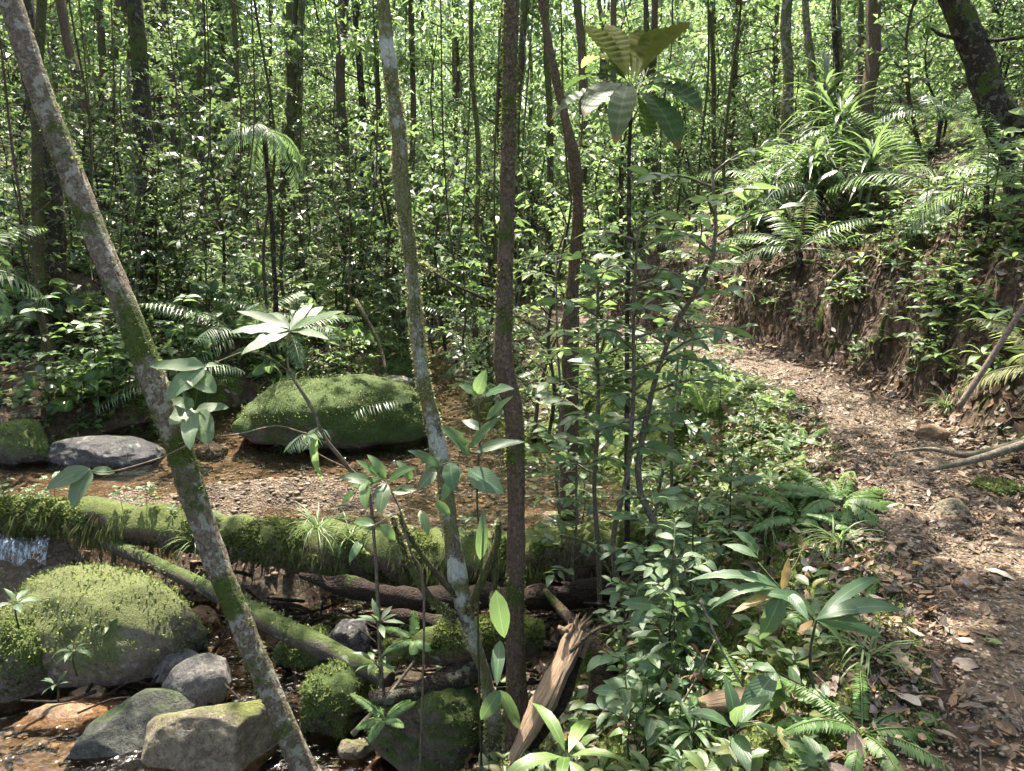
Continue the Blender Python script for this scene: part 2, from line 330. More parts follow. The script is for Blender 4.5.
def path_mat():
    m, nt, nd, lk = newmat('trail_soil'); tc = N(nt, 'ShaderNodeTexCoord'); o = tc.outputs['Object']
    v = voro(nt, o, 34); v2 = voro(nt, o, 90); n1 = noise(nt, o, 3.5, 6, .7); n3 = noise(nt, o, 60, 5, .75)
    sc = N(nt, 'ShaderNodeSeparateColor'); lk.new(v.outputs['Color'], sc.inputs[0])
    a = ramp(nt, sc.outputs[0], [(0, (.08, .055, .035)), (.3, (.14, .098, .062)), (.55, (.19, .135, .09)), (.75, (.11, .072, .042)), (.9, (.25, .20, .15))], 'CONSTANT')
    b = ramp(nt, n1, [(.35, (.06, .04, .025)), (.6, (.16, .11, .07))])
    c = mixc(nt, math_(nt, 'MULTIPLY', n3, .9), a, b)
    s9 = N(nt, 'ShaderNodeSeparateColor'); lk.new(v2.outputs['Color'], s9.inputs[0])
    c = mixc(nt, math_(nt, 'GREATER_THAN', s9.outputs[0], .72), c, (.055, .038, .027)); c = mixc(nt, math_(nt, 'GREATER_THAN', s9.outputs[1], .9), c, (.30, .25, .20))
    n12 = noise(nt, o, 12, 5, .7); c = mixc(nt, math_(nt, 'MULTIPLY', math_(nt, 'SUBTRACT', n12, .5, True), 3.0, True), c, (.05, .033, .024))
    h = math_(nt, 'ADD', math_(nt, 'ADD', n1, n3), math_(nt, 'MULTIPLY', v.outputs['Distance'], -1.5))
    out(nt, princ(nt, c, .8, bump(nt, h, .9, .02), .3)); return m
PATHM = path_mat()
def gravel_mat():
    m, nt, nd, lk = newmat('gravel_mix'); geo = N(nt, 'ShaderNodeNewGeometry')
    c = ramp(nt, geo.outputs['Random Per Island'], [(0, (.14, .10, .07)), (.2, (.20, .145, .09)), (.4, (.09, .065, .045)), (.6, (.17, .125, .085)), (.8, (.20, .12, .065)), (.95, (.30, .27, .24))], 'CONSTANT')
    tc = N(nt, 'ShaderNodeTexCoord'); n3 = noise(nt, tc.outputs['Object'], 60, 4, .7)
    out(nt, princ(nt, mixc(nt, math_(nt, 'MULTIPLY', n3, .5), c, (.05, .035, .025)), .6, bump(nt, n3, .5, .01), .4)); return m
GRAVEL = gravel_mat()
def water_mat(name='stream_water', tint=(.84, .77, .67), foam=0):
    m, nt, nd, lk = newmat(name); tc = N(nt, 'ShaderNodeTexCoord')
    n1 = noise(nt, tc.outputs['Object'], 3.5, 3, .5); n2 = noise(nt, tc.outputs['Object'], 17, 2, .5)
    nr = bump(nt, math_(nt, 'ADD', n1, math_(nt, 'MULTIPLY', n2, .35)), .8, .06)
    t = N(nt, 'ShaderNodeBsdfTransparent'); t.inputs[0].default_value = (*tint, 1)
    g = N(nt, 'ShaderNodeBsdfGlossy'); g.inputs['Roughness'].default_value = .06; lk.new(nr, g.inputs['Normal'])
    f = N(nt, 'ShaderNodeFresnel'); f.inputs[0].default_value = 1.5; lk.new(nr, f.inputs['Normal'])
    mx = N(nt, 'ShaderNodeMixShader'); lk.new(f.outputs[0], mx.inputs[0]); lk.new(t.outputs[0], mx.inputs[1]); lk.new(g.outputs[0], mx.inputs[2])
    s = mx.outputs[0]
    if foam:
        d = princ(nt, (.62, .64, .66), .4)
        mp = N(nt, 'ShaderNodeMapping'); mp.inputs['Scale'].default_value = (26, 26, 2); lk.new(tc.outputs['Object'], mp.inputs[0])
        fm = ramp(nt, noise(nt, mp.outputs[0], 1.5, 4, .6), [(.45, (.05, .05, .05)), (.7, (foam,)*3)])
        m2 = N(nt, 'ShaderNodeMixShader'); lk.new(fm, m2.inputs[0]); lk.new(s, m2.inputs[1]); lk.new(d, m2.inputs[2]); s = m2.outputs[0]
    out(nt, s); return m
WATER = water_mat(); FALL = water_mat('falling_water', (.8, .8, .8), .8)

# ------------------------------------------------------------------ mesh building
class MB:
    def __init__(s): s.v = []; s.f = []; s.u = []; s.m = []; s.n = 0
    def add(s, v, f, uv, mi=0):
        v = np.asarray(v, float).reshape(-1, 3); f = np.asarray(f, np.int64).reshape(-1, 4)
        s.v.append(v); s.f.append(f+s.n); s.u.append(np.asarray(uv, float).reshape(-1, 2)); s.m.append(np.full(len(f), mi)); s.n += len(v)
    def build(s, name, mats, parent=None, origin=None):
        if not s.v: return None
        v = np.vstack(s.v); f = np.vstack(s.f); uv = np.vstack(s.u); mi = np.concatenate(s.m)
        if not isinstance(mats, (list, tuple)): mats = [mats]
        if origin is None: origin = np.array(parent['_o']) if parent is not None and '_o' in parent else np.zeros(3)
        me = bpy.data.meshes.new(name)
        v = v-np.asarray(origin)
        me.vertices.add(len(v)); me.vertices.foreach_set('co', v.astype(np.float32).ravel())
        me.loops.add(len(f)*4); me.loops.foreach_set('vertex_index', f.astype(np.int32).ravel())
        me.polygons.add(len(f)); me.polygons.foreach_set('loop_start', np.arange(0, len(f)*4, 4, dtype=np.int32))
        me.polygons.foreach_set('material_index', mi.astype(np.int32))
        l = me.uv_layers.new(name='UVMap'); l.data.foreach_set('uv', uv[f.ravel()].astype(np.float32).ravel())
        me.update(calc_edges=True)
        for m in mats: me.materials.append(m)
        o = bpy.data.objects.new(name, me); C.objects.link(o)
        if parent is not None: o.parent = parent
        else: o.location = origin
        return o
def tag(o, label=None, cat=None, group=None, kind=None):
    if label: o['label'] = label
    if cat: o['category'] = cat
    if group: o['group'] = group
    if kind: o['kind'] = kind
    return o
def thing(name, label, cat, loc=(0, 0, 0), group=None):
    o = bpy.data.objects.new(name, None); C.objects.link(o); o.location = loc; o['_o'] = [float(q) for q in loc]
    o.empty_display_size = .1
    return tag(o, label, cat, group)
def copy_tree(root, loc, rz=0, sc=1, label=None, group=None, tilt=(0, 0)):
    r = root.copy(); C.objects.link(r); r.location = loc; r.rotation_euler = (tilt[0], tilt[1], rz); r.scale = (sc, sc, sc)
    if label: r['label'] = label
    if group: r['group'] = group
    for ch in list(root.children):
        c = ch.copy(); C.objects.link(c); c.parent = r
        for g in ch.children:
            d = g.copy(); C.objects.link(d); d.parent = c
    return r

def tube(mb, pts, rad, n=10, amp=0., fr=3., seed=0, mi=0, cap=True, sub=0, flat=1., groove=0, gk=9, gl=1.2):
    pts = np.asarray(pts, float); rad = np.asarray(rad, float)*np.ones(len(pts))
    if sub:
        q = np.column_stack([pts, rad]); q = smooth_poly(q, sub); pts, rad = q[:, :3], np.maximum(q[:, 3], 1e-4)
    t = nrm(np.gradient(pts, axis=0))
    ref = A(0, 0, 1) if abs(t[0][2]) < .9 else A(1, 0, 0)
    a = np.zeros_like(t); a[0] = nrm(np.cross(t[0], ref))
    for i in range(1, len(t)):
        q = a[i-1]-t[i]*(a[i-1]@t[i]); a[i] = nrm(q)
    b = np.cross(t, a)
    th = np.linspace(0, 2*PI, n, endpoint=False)
    rr = rad[:, None]*np.ones(n)
    dirs = a[:, None]*np.cos(th)[None, :, None]+b[:, None]*(np.sin(th)*flat)[None, :, None]
    if amp:
        q = pts[:, None]+dirs*rad.mean()
        rr = rr*(1+amp*fbm(q*fr, 4, seed))
    L = np.concatenate([[0], np.cumsum(np.linalg.norm(np.diff(pts, axis=0), axis=1))])
    if groove:
        q = np.stack([np.cos(th)[None]*gk/2+0*L[:, None], np.sin(th)[None]*gk/2+0*L[:, None], L[:, None]*gl+0*th[None]], -1)
        rr = rr*(1+groove*(fbm(q, 3, seed+50)))
    v = pts[:, None]+dirs*rr[..., None]
    L = np.concatenate([[0], np.cumsum(np.linalg.norm(np.diff(pts, axis=0), axis=1))])
    if cap:
        v = np.concatenate([np.repeat(pts[None, :1], n, 1), v, np.repeat(pts[None, -1:], n, 1)]); L = np.concatenate([[L[0]], L, [L[-1]]])
    m = len(v); i = np.arange(m-1)[:, None]; j = np.arange(n)[None]
    f = np.stack([i*n+j, i*n+(j+1) % n, (i+1)*n+(j+1) % n, (i+1)*n+j], -1)
    uv = np.stack([np.broadcast_to(th/(2*PI), (m, n)), np.broadcast_to(L[:, None], (m, n))], -1)
    mb.add(v, f, uv, mi)
    return pts, rad

PROF = {
    'ovate': lambda t: np.sin(PI*t**.8)**.8,
    'lance': lambda t: np.sin(PI*t**.85)**1.1,
    'obov': lambda t: np.sin(PI*np.clip(t, 0, 1)**1.6)**.85,
    'strap': lambda t: np.minimum(1, 6*t+.3)*np.clip(1-t**3, 0, 1)**.8,
    'round': lambda t: np.sin(PI*t**.75)**.6,
}
def leaves(mb, o, d, n, L, W, droop=.5, prof='ovate', seg=4, fold=.18, mi=0, wav=0., ruf=0.):
    o = np.asarray(o, float).reshape(-1, 3); M = len(o)
    if M == 0: return
    d = nrm(np.broadcast_to(d, (M, 3))); n = np.broadcast_to(n, (M, 3))
    s = nrm(np.cross(d, n)+1e-6); n = np.cross(s, d)
    L = np.broadcast_to(L, (M,)).astype(float); W = np.broadcast_to(W, (M,)).astype(float); dr = np.broadcast_to(droop, (M,)).astype(float)
    dr = np.where(np.abs(dr) < .02, .02, dr)
    if seg == 1:
        w = W[:, None]/2; mid = o+d*(L*.45)[:, None]
        tip = o+d*(L*np.cos(dr*.5))[:, None]-n*(L*np.sin(dr*.5))[:, None]
        v = np.stack([o, mid+s*w, tip, mid-s*w], 1)
        f = np.arange(M)[:, None]*4+np.arange(4)
        uv = np.tile(np.array([[0, .5], [.45, 1], [1, .5], [.45, 0]]), (M, 1))
        mb.add(v, f, uv, mi); return
    t = np.linspace(0, 1, seg+1); w = PROF[prof](t)
    ang = dr[:, None]*t; x = L[:, None]*np.sin(ang)/dr[:, None]; z = -L[:, None]*(1-np.cos(ang))/dr[:, None]
    c = o[:, None]+d[:, None]*x[..., None]+n[:, None]*z[..., None]
    nn = n[:, None]*np.cos(ang)[..., None]+d[:, None]*np.sin(ang)[..., None]
    hw = (W[:, None]/2*w)[..., None]
    e = s[:, None]*hw; up = nn*hw*fold
    if wav:
        q = rng.uniform(-1, 1, (M, seg+1, 1))*wav; up1 = up+nn*hw*q; up2 = up+nn*hw*rng.uniform(-1, 1, (M, seg+1, 1))*wav
    else: up1 = up2 = up
    if ruf: rz_ = nn*hw*(ruf*np.sin(t*11*2*PI))[None, :, None]; up1 = up1+rz_; up2 = up2+rz_
    v = np.stack([c+e+up1, c, c-e+up2], 2)      # M, seg+1, 3, 3
    k = 3*(seg+1); i = np.arange(seg)[:, None]; j = np.arange(2)[None]
    f0 = np.stack([i*3+j, (i+1)*3+j, (i+1)*3+j+1, i*3+j+1], -1).reshape(-1, 4)
    f = (np.arange(M)[:, None, None]*k+f0).reshape(-1, 4)
    uv = np.stack(np.meshgrid(t, [1, .5, 0], indexing='ij'), -1).reshape(-1, 2)
    mb.add(v, f, np.tile(uv, (M, 1)), mi)

def rock_mesh(mb, c, size, seed, rot=0., sub=4, rough=.16, cuts=5, round_=False, mi=0):
    """cube-sphere with planar breaks"""
    k = 2**sub; lin = np.tan(np.linspace(-1, 1, k+1)*PI/4)
    r = np.random.default_rng(seed)
    vs = []; fs = []; n = 0
    U, V = np.meshgrid(lin, lin, indexing='ij'); one = np.ones_like(U)
    for ax in range(3):
        for sgn in (-1, 1):
            q = [None]*3; q[ax] = one*sgn; q[(ax+1) % 3] = U; q[(ax+2) % 3] = V*sgn
            vs.append(np.stack(q, -1).reshape(-1, 3))
            i, j = np.meshgrid(np.arange(k), np.arange(k), indexing='ij'); b = n
            fs.append(np.stack([b+i*(k+1)+j, b+(i+1)*(k+1)+j, b+(i+1)*(k+1)+j+1, b+i*(k+1)+j+1], -1).reshape(-1, 4)); n += (k+1)**2
    v = nrm(np.vstack(vs)); f = np.vstack(fs)
    key = np.round(v*1e5).astype(np.int64); _, first, inv = np.unique(key, axis=0, return_index=True, return_inverse=True)
    v = v[first]; f = inv.reshape(-1)[f]
    p = v.copy()
    for _ in range(cuts):
        nn = nrm(r.normal(size=3)); d0 = r.uniform(.55, .85); dd = p@nn
        ex = np.maximum(dd-d0, 0); p = p-nn*(ex*(.98 if not round_ else .5))[:, None]
    p = p*(1+rough*fbm(v*1.6+seed*3.1, 3, seed)+rough*.3*fbm(v*6+seed, 4, seed+5))[:, None]
    p = p*np.asarray(size)/2
    ca, sa = math.cos(rot), math.sin(rot)
    p = np.stack([p[:, 0]*ca-p[:, 1]*sa, p[:, 0]*sa+p[:, 1]*ca, p[:, 2]], -1)+np.asarray(c)
    uv = np.stack([np.arctan2(v[:, 1], v[:, 0])/6.283+.5, v[:, 2]*.5+.5], -1)
    mb.add(p, f, uv, mi); return p

# ------------------------------------------------------------------ ground sheet
def axis(fine0, fine1, step, lim0, lim1, g=1.13):
    a = list(np.arange(fine0, fine1+1e-6, step)); s = step; x = fine1
    while x < lim1: s *= g; x += s; a.append(x)
    s = step; x = fine0
    while x > lim0: s *= g; x -= s; a.insert(0, x)
    return np.array(a)
gx = axis(-7.5, 6.5, .055, -150, 150); gy = axis(1.2, 13, .055, -60, 260)
X, Y = np.meshgrid(gx, gy, indexing='ij'); Z = H(X, Y)
nx, ny = X.shape; i, j = np.meshgrid(np.arange(nx-1), np.arange(ny-1), indexing='ij')
mb = MB(); mb.add(np.stack([X, Y, Z], -1), np.stack([i*ny+j, (i+1)*ny+j, (i+1)*ny+j+1, i*ny+j+1], -1), np.stack([X, Y], -1))
g = mb.build('ground', GROUND); tag(g, kind='structure')
sd = trail_sd(X, Y); pz = np.stack([X, Y, 0*X], -1); nz = fbm(pz*.9, 3, 40)
inbed = ((X < bR(Y)+.35) & (X > bL(Y)-.1)).astype(float)*sstep(-.35, -.75, Z-.035*np.maximum(Y-7, 0))
leftslope = sstep(-.35, -.7, sd)*(1-inbed)*(X > bL(Y))
jam = sstep(-2.0, -1.2, X)*sstep(5.9, 5.4, Y); inbed = inbed*(1-jam)
mossm = np.clip(leftslope*(.62+.4*nz), 0, 1)*sstep(14, 9, Y)
q = np.maximum(sd-.45, 0); bank = sstep(0, .2, q)
mossm = np.maximum(mossm, np.clip(bank*(.32+.35*nz), 0, .7)); mossm = np.where(X < bL(Y), np.clip(.35+.4*nz, 0, 1), mossm)
litm = np.where(sd > .4, 1-.5*sstep(.5, .9, q)*sstep(1.5, 1.2, q), np.where(inbed > .5, 0, .75))
col = np.ones((nx*ny, 4)); col[:, 0] = mossm.ravel(); col[:, 1] = inbed.ravel(); col[:, 2] = np.clip(litm, 0, 1).ravel()
ca = g.data.color_attributes.new('mask', 'FLOAT_COLOR', 'POINT'); ca.data.foreach_set('color', col.astype(np.float32).ravel())

# trail sheet
TRF = smooth_poly(TR[(TR[:, 1] > -1.5) & (TR[:, 1] < 22)], 10)
tt = nrm(np.gradient(TRF, axis=0)); nn = np.stack([tt[:, 1], -tt[:, 0]], -1)
w = np.linspace(-1, 1, 41); hw = .44+.10*np.sin(np.arange(len(TRF))*.07)+.03*rng.normal(size=len(TRF)).cumsum()*0
px_ = TRF[:, None]+nn[:, None]*(w[None, :, None]*hw[:, None, None])
zz = H(px_[..., 0], px_[..., 1])+.016-.10*sstep(.72, 1.0, np.abs(w))[None]+.02*fbm(np.concatenate([px_*4, 0*px_[..., :1]], -1), 2, 60)
mb = MB(); m_, n_ = zz.shape; i, j = np.meshgrid(np.arange(m_-1), np.arange(n_-1), indexing='ij')
mb.add(np.concatenate([px_, zz[..., None]], -1), np.stack([i*n_+j, i*n_+j+1, (i+1)*n_+j+1, (i+1)*n_+j], -1), px_)
tag(mb.build('path', PATHM), kind='structure')

# water: upper pool, lower pool
def water_sheet(name, y0, y1, zf, step=.12):
    ys = np.arange(y0, y1, step); xs = np.linspace(0, 1, 60)
    Yw = ys[:, None]+0*xs[None]; Xw = (bL(ys)-.4)[:, None]*(1-xs)+(bR(ys)+.5)[:, None]*xs
    Zw = zf(Xw, Yw); a, b = Zw.shape; i, j = np.meshgrid(np.arange(a-1), np.arange(b-1), indexing='ij')
    mb = MB(); mb.add(np.stack([Xw, Yw, Zw], -1), np.stack([i*b+j, (i*b+j+1), (i+1)*b+j+1, (i+1)*b+j], -1), np.stack([Xw, Yw], -1))
    return tag(mb.build(name, WATER), kind='structure')
water_sheet('stream_water', 5.85, 20, lambda x, y: -.975+.037*np.maximum(y-7, 0)+.006*fbm(np.stack([x*3, y*3, 0*x], -1), 2, 70))
water_sheet('lower_stream_water', 1.0, 5.75, lambda x, y: -1.42+.006*fbm(np.stack([x*3, y*3, 0*x], -1), 2, 71)+0*x)

# ------------------------------------------------------------------ trees
CROWN_TREES = []       # (xy of the crown base, thing, trunk top)
def trunk_from_px(pts, widths, top_z=7.5, base=True, lean=None):
    """pts: (px,py,depth); returns world points and radii, continued to the canopy"""
    w = np.array([P(*p) for p in pts]); r = np.array([wd*p[2]/F/2 for wd, p in zip(widths, pts)])
    if w[0, 2] < w[-1, 2]: w = w[::-1]; r = r[::-1]        # top first
    if base:
        gz = Hs(w[-1, 0], w[-1, 1])
        if w[-1, 2] > gz-.05:
            w = np.vstack([w, [w[-1, 0], w[-1, 1], gz-.12]]); r[-1] *= 1.15; r = np.append(r, r[-1]*1.7)
    if top_z:
        d = nrm(w[0]-w[1]); d = nrm(d+A(0, 0, .5))
        k = 4; rt = r[0]
        ext = []; er = []; p = w[0].copy()
        step = max(.3, (top_z-p[2])/k/max(d[2], .3))
        for q in range(k):
            d = nrm(d+rng.normal(0, .05, 3)+A(0, 0, .08)); p = p+d*step; ext.insert(0, p.copy()); er.insert(0, rt*(1-.16*(q+1)))
        w = np.vstack([ext, w]); r = np.concatenate([er, r])
    return w, r
def tree(name, label, pts, widths, mat, top_z=7.5, amp=.12, n=14, moss=0, group=None, crown=True, limbs=3, branches=(), sub=6, mossmat=None):
    w, r = trunk_from_px(pts, widths, top_z)
    base = w[-1].copy()
    t = thing(name, label, 'tree', base, group)
    mb = MB(); pp, rr = tube(mb, w, r, n*2, amp, 5, int(abs(base[0])*77) % 999, sub=sub*3, groove=.07, gk=10, gl=14 if mat is B_grey else 5)
    if crown and top_z:
        for k in range(limbs):
            a = rng.uniform(0, 2*PI); s = pp[int(len(pp)*.02)+k*2]; L = rng.uniform(1.0, 1.9)
            e = s+A(math.cos(a)*L, math.sin(a)*L, rng.uniform(.4, 1.0)); m = (s+e)/2+A(0, 0, -.1)
            tube(mb, [s, m, e], [rr[0]*.7, rr[0]*.45, rr[0]*.2], 6, sub=3)
    o = mb.build('trunk', mat, t)
    for bp, bw in branches:
        b = MB(); tube(b, [P(*q) for q in bp], [x*q[2]/F/2 for x, q in zip(bw, bp)], 8, .2, 12, 5, sub=5); b.build('branch', B_mossy if mat is B_lichen else mat, t)
        if mat is B_lichen: bq, br_ = tube(MB(), [P(*q) for q in bp], [x*q[2]/F/2 for x, q in zip(bw, bp)], 8, sub=5); mossy(t, bq, br_, 500, mossmat, name='branch_moss')
    if moss:
        mossy(t, pp, rr, moss, mossmat)
    if crown and top_z: CROWN_TREES.append((pp[0], t))
    return t, pp, rr
def mossy(t, pp, rr, count, mat=None, up=False, L=(.008, .025), zmin=None, clump=4., thr=.0, name='moss'):
    seg = np.linalg.norm(np.diff(pp, axis=0), axis=1); cs = np.concatenate([[0], np.cumsum(seg)])
    s = rng.uniform(0, cs[-1], count*3); k = np.clip(np.searchsorted(cs, s)-1, 0, len(seg)-1); f = ((s-cs[k])/seg[k])[:, None]
    c = pp[k]*(1-f)+pp[k+1]*f; rd = rr[k]*(1-f[:, 0])+rr[k+1]*f[:, 0]
    tg = nrm(pp[k+1]-pp[k]); q = rng.normal(size=c.shape)
    if up: q[:, 2] = np.abs(q[:, 2])+.2
    q = nrm(q-tg*(q*tg).sum(1, keepdims=True)); o = c+q*rd[:, None]*.97
    keep = fbm(o*clump, 3, 31) > thr
    o, q = o[keep][:count], q[keep][:count]; M = len(o)
    if zmin is not None: kk = o[:, 2] < zmin; o, q = o[kk], q[kk]; M = len(o)
    if M == 0: return
    mb = MB(); d = nrm(q+rng.normal(0, .6, (M, 3))+A(0, 0, -.1))
    Ls = rng.uniform(*L, M); leaves(mb, o, d, rng.normal(size=(M, 3)), Ls, Ls*rng.uniform(.35, .7, M), .6, seg=1)
    return tag(mb.build(name, mat or G_moss, t), kind='stuff')

G_lich = leaf_mat('lichen_tuft', [(.16, .16, .05), (.26, .25, .11), (.34, .34, .2)], trans=(.4, .42, .15), rough=.85, veins=False, spec=.1)
# the three foreground trunks
D = 3.75
tree('leaning_tree', 'grey-brown trunk leaning across the whole left side, nearest to the stream rocks',
     [(8, -5, 3.5), (45, 105, 3.55), (86, 210, 3.6), (130, 320, 3.62), (172, 430, 3.65), (205, 530, 3.7), (238, 615, 3.72), (272, 695, 3.75), (302, 765, 3.8), (318, 800, 3.85)],
     [23, 22, 22, 23, 25, 23, 22, 22, 24, 28], B_grey, 6.5, .09, 24, moss=2600)
tree('lichen_tree', 'slim crooked trunk crusted with pale lichen and moss, left of the straight brown trunk',
     [(383, -5, 3.9), (389, 60, 3.9), (398, 130, 3.9), (403, 200, 3.9), (411, 260, 3.92), (417, 330, 3.95), (425, 390, 3.97), (437, 440, 4), (450, 520, 4), (460, 590, 4), (474, 640, 4), (492, 705, 4.05)],
     [14, 13, 14, 14, 11, 13, 13, 15, 17, 17, 15, 12], B_lichen, 6.8, .28, 20, moss=6500, mossmat=G_lich,
     branches=[([(456, 620, 3.99), (425, 592, 3.9), (402, 545, 3.8), (392, 515, 3.75)], [9, 8, 6, 4]),
               ([(462, 600, 3.99), (440, 578, 3.95), (412, 540, 3.9), (398, 512, 3.85)], [7, 6, 5, 4]),
               ([(468, 612, 3.98), (482, 580, 3.9), (496, 545, 3.85), (499, 520, 3.85)], [10, 9, 8, 5]),
               ([(494, 530, 3.9), (495, 570, 3.88), (494, 612, 3.88)], [4, 6, 3]),
               ([(418, 262, 3.92), (455, 285, 3.9), (498, 305, 4.1), (540, 330, 4.3)], [4, 3, 3, 3])])
tree('brown_tree', 'straight reddish-brown trunk in the middle, fuzzy with moss up to the frame top',
     [(511, -5, 3.7), (509, 100, 3.7), (507, 200, 3.7), (504, 300, 3.7), (504, 365, 3.7), (514, 420, 3.72), (516, 520, 3.75), (515, 620, 3.8), (517, 705, 3.85)],
     [14.5, 14.5, 15.5, 16, 18, 17.5, 18, 18, 19], B_brown, 7.2, .12, 24, moss=4500,
     mossmat=leaf_mat('brown_moss', [(.10, .075, .03), (.13, .12, .03), (.12, .15, .03)], rough=.85, veins=False, spec=.1))
# trunks further back: (label, top px, base px, base py, width, depth, mat, bend)
BT = [
 ('broad dark trunk at the far left edge behind the leaning trunk', 20, 58, 335, 27, 10.8, B_dark, 4),
 ('light brown post-like trunk in front of the broad dark one', 42, 48, 362, 12, 9.6, B_olive, -4),
 ('black upright trunk with a pale vine down its left side', 133, 148, 292, 20, 12.4, B_dark, 2),
 ('mossy curving trunk just right of the black trunk', 150, 182, 225, 12, 13.4, B_mossy, -6),
 ('brown leaning trunk left of the black trunk', 60, 92, 232, 12, 12.6, B_brown, 3),
 ('thin shaded trunk between the brown leaning one and the black one', 98, 104, 200, 9, 14, B_brown, 2),
 ('slim dark trunk close on the left of the black trunk', 118, 121, 215, 10, 14.5, B_brown, -2),
 ('slender trunk bending right of the black one, high in the leaves', 158, 170, 175, 8, 15, B_brown, 5),
 ('moss-hung trunk behind the drooping palm, tilted right at the top', 292, 276, 215, 15, 11.5, B_mossy, 3),
 ('pale lichen-coated trunk beside the moss-hung one', 303, 300, 205, 9, 12.2, B_pale, -2),
 ('dark slim trunk left of the lichen-crusted trunk', 344, 352, 250, 12, 10.5, B_brown, -3),
 ('second dark slim trunk left of the lichen-crusted trunk', 356, 362, 225, 8, 12.5, B_dark, 2),
 ('thin straight trunk right behind the lichen-crusted trunk', 410, 409, 230, 7, 12.5, B_brown, 2),
 ('thin mossy stem just left of the straight brown trunk', 470, 474, 380, 6, 8.2, B_mossy, 3),
 ('slim trunk showing between the straight brown trunk and the curved one', 525, 521, 300, 9, 8.5, B_olive, -3),
 ('greyish trunk behind the big-leaved sapling, reaching the frame top', 575, 571, 305, 11, 7.8, B_brown, 5),
 ('thin trunk directly right of the big-leaved sapling stem', 655, 663, 250, 9, 9.5, B_brown, -3),
 ('short thick reddish trunk left of the big-leaved sapling stem', 612, 611, 250, 8, 11, B_brown, 1),
 ('mossy pale stem right of the big-leaved sapling', 645, 643, 250, 7, 10.5, B_olive, 2),
 ('straight rough trunk above the dark strap-leaved plants', 787, 789, 85, 13, 11.5, B_pale, 0),
 ('smooth pinkish trunk leaning behind the strap-leaved plants', 806, 816, 70, 9, 13, B_pale, 1),
 ('stout brown trunk standing on top of the bank', 874, 866, 105, 18, 9.2, B_brown, 0),
 ('slim trunk touching the stout one on top of the bank', 860, 854, 100, 7, 10.2, B_brown, 1),
 ('thin dark trunk between the rough trunk and the stout trunk', 836, 832, 95, 6, 11, B_dark, 1),
 ('spindly trunk left of the bank with green leaves behind it', 709, 713, 165, 6, 13, B_olive, 1),
 ('spindly trunk by the strap-leaved plants at the frame top', 838, 846, 60, 5, 12, B_pale, -1),
 ('thin mossy trunk climbing between the two left groups of trunks', 232, 226, 260, 7, 13, B_mossy, 3),
 ('thin upright trunk over the ferns left of the palm', 205, 208, 250, 6, 12.5, B_brown, -3),
 ('slim trunk behind the leafy saplings right of the straight brown trunk', 545, 548, 300, 8, 9.5, B_mossy, 2),
]
def depth_for(px, py, dp):
    best = None
    for d in np.arange(6.5, 18, .25):
        q = G2(px, d); v = CY-((q[2]-CAMZ)*cp+q[1]*sp)/d*F; v = CY-((q[2]-CAMZ)*cp+q[1]*math.sin(PITCH))/d*F
        if best is None or abs(v-py)+.8*abs(d-dp) < best[0]: best = (abs(v-py)+.8*abs(d-dp), d)
    return best[1]
for lab, tx, bx, by, wd, dp, mat, bend in BT:
    dp = depth_for(bx, by, dp); wd = wd*.85; b = G2(bx, dp)
    top = P(tx, -5, dp)
    mid = [(b*(1-f)+top*f)+A(bend*dp/F*math.sin(f*PI)*2.2+rng.normal(0, .02), 0, 0) for f in (.0, .2, .4, .6, .8, 1.)]
    w = np.array([b-A(0, 0, .15)]+mid); r = wd*dp/F/2*np.array([1.9, 1.4, 1.04, 1, .97, .93, .9])
    d = nrm(top-mid[-2]); p = top.copy(); ext = []
    for q in range(4):
        d = nrm(d+rng.normal(0, .05, 3)+A(0, 0, .1)); p = p+d*max(.4, (8.2-top[2])/4); ext.append(p.copy())
    w = np.vstack([w, ext]); r = np.concatenate([r, wd*dp/F/2*np.array([.8, .7, .55, .4])])
    t = thing('tree', lab, 'tree', b)
    m_ = MB(); pp, rr = tube(m_, w, r, 12, .12, 5, int(bx), sub=5)
    for k in range(3):
        a = rng.uniform(0, 2*PI); s = pp[-2-k*2]; L = rng.uniform(1, 1.8)
        e = s+A(math.cos(a)*L, math.sin(a)*L, rng.uniform(.3, .9)); tube(m_, [s, (s+e)/2-A(0, 0, .08), e], [rr[-1]*.9, rr[-1]*.6, rr[-1]*.25], 6, sub=3)
    m_.build('trunk', mat, t)
    if mat in (B_mossy, B_pale, B_olive): mossy(t, pp, rr, 1500, G_lich if mat is B_pale else None, L=(.015, .05), zmin=6)
    if 'vine' in lab:
        v_ = MB(); tube(v_, [P(128, 60, dp-.3), P(131, 130, dp-.35), P(137, 190, dp-.3), P(140, 240, dp-.4), P(136, 300, dp-.35)], [.02, .025, .03, .025, .03], 7, .3, 5, 3, sub=5); v_.build('vine', B_pale, t)
    CROWN_TREES.append((pp[-1], t))
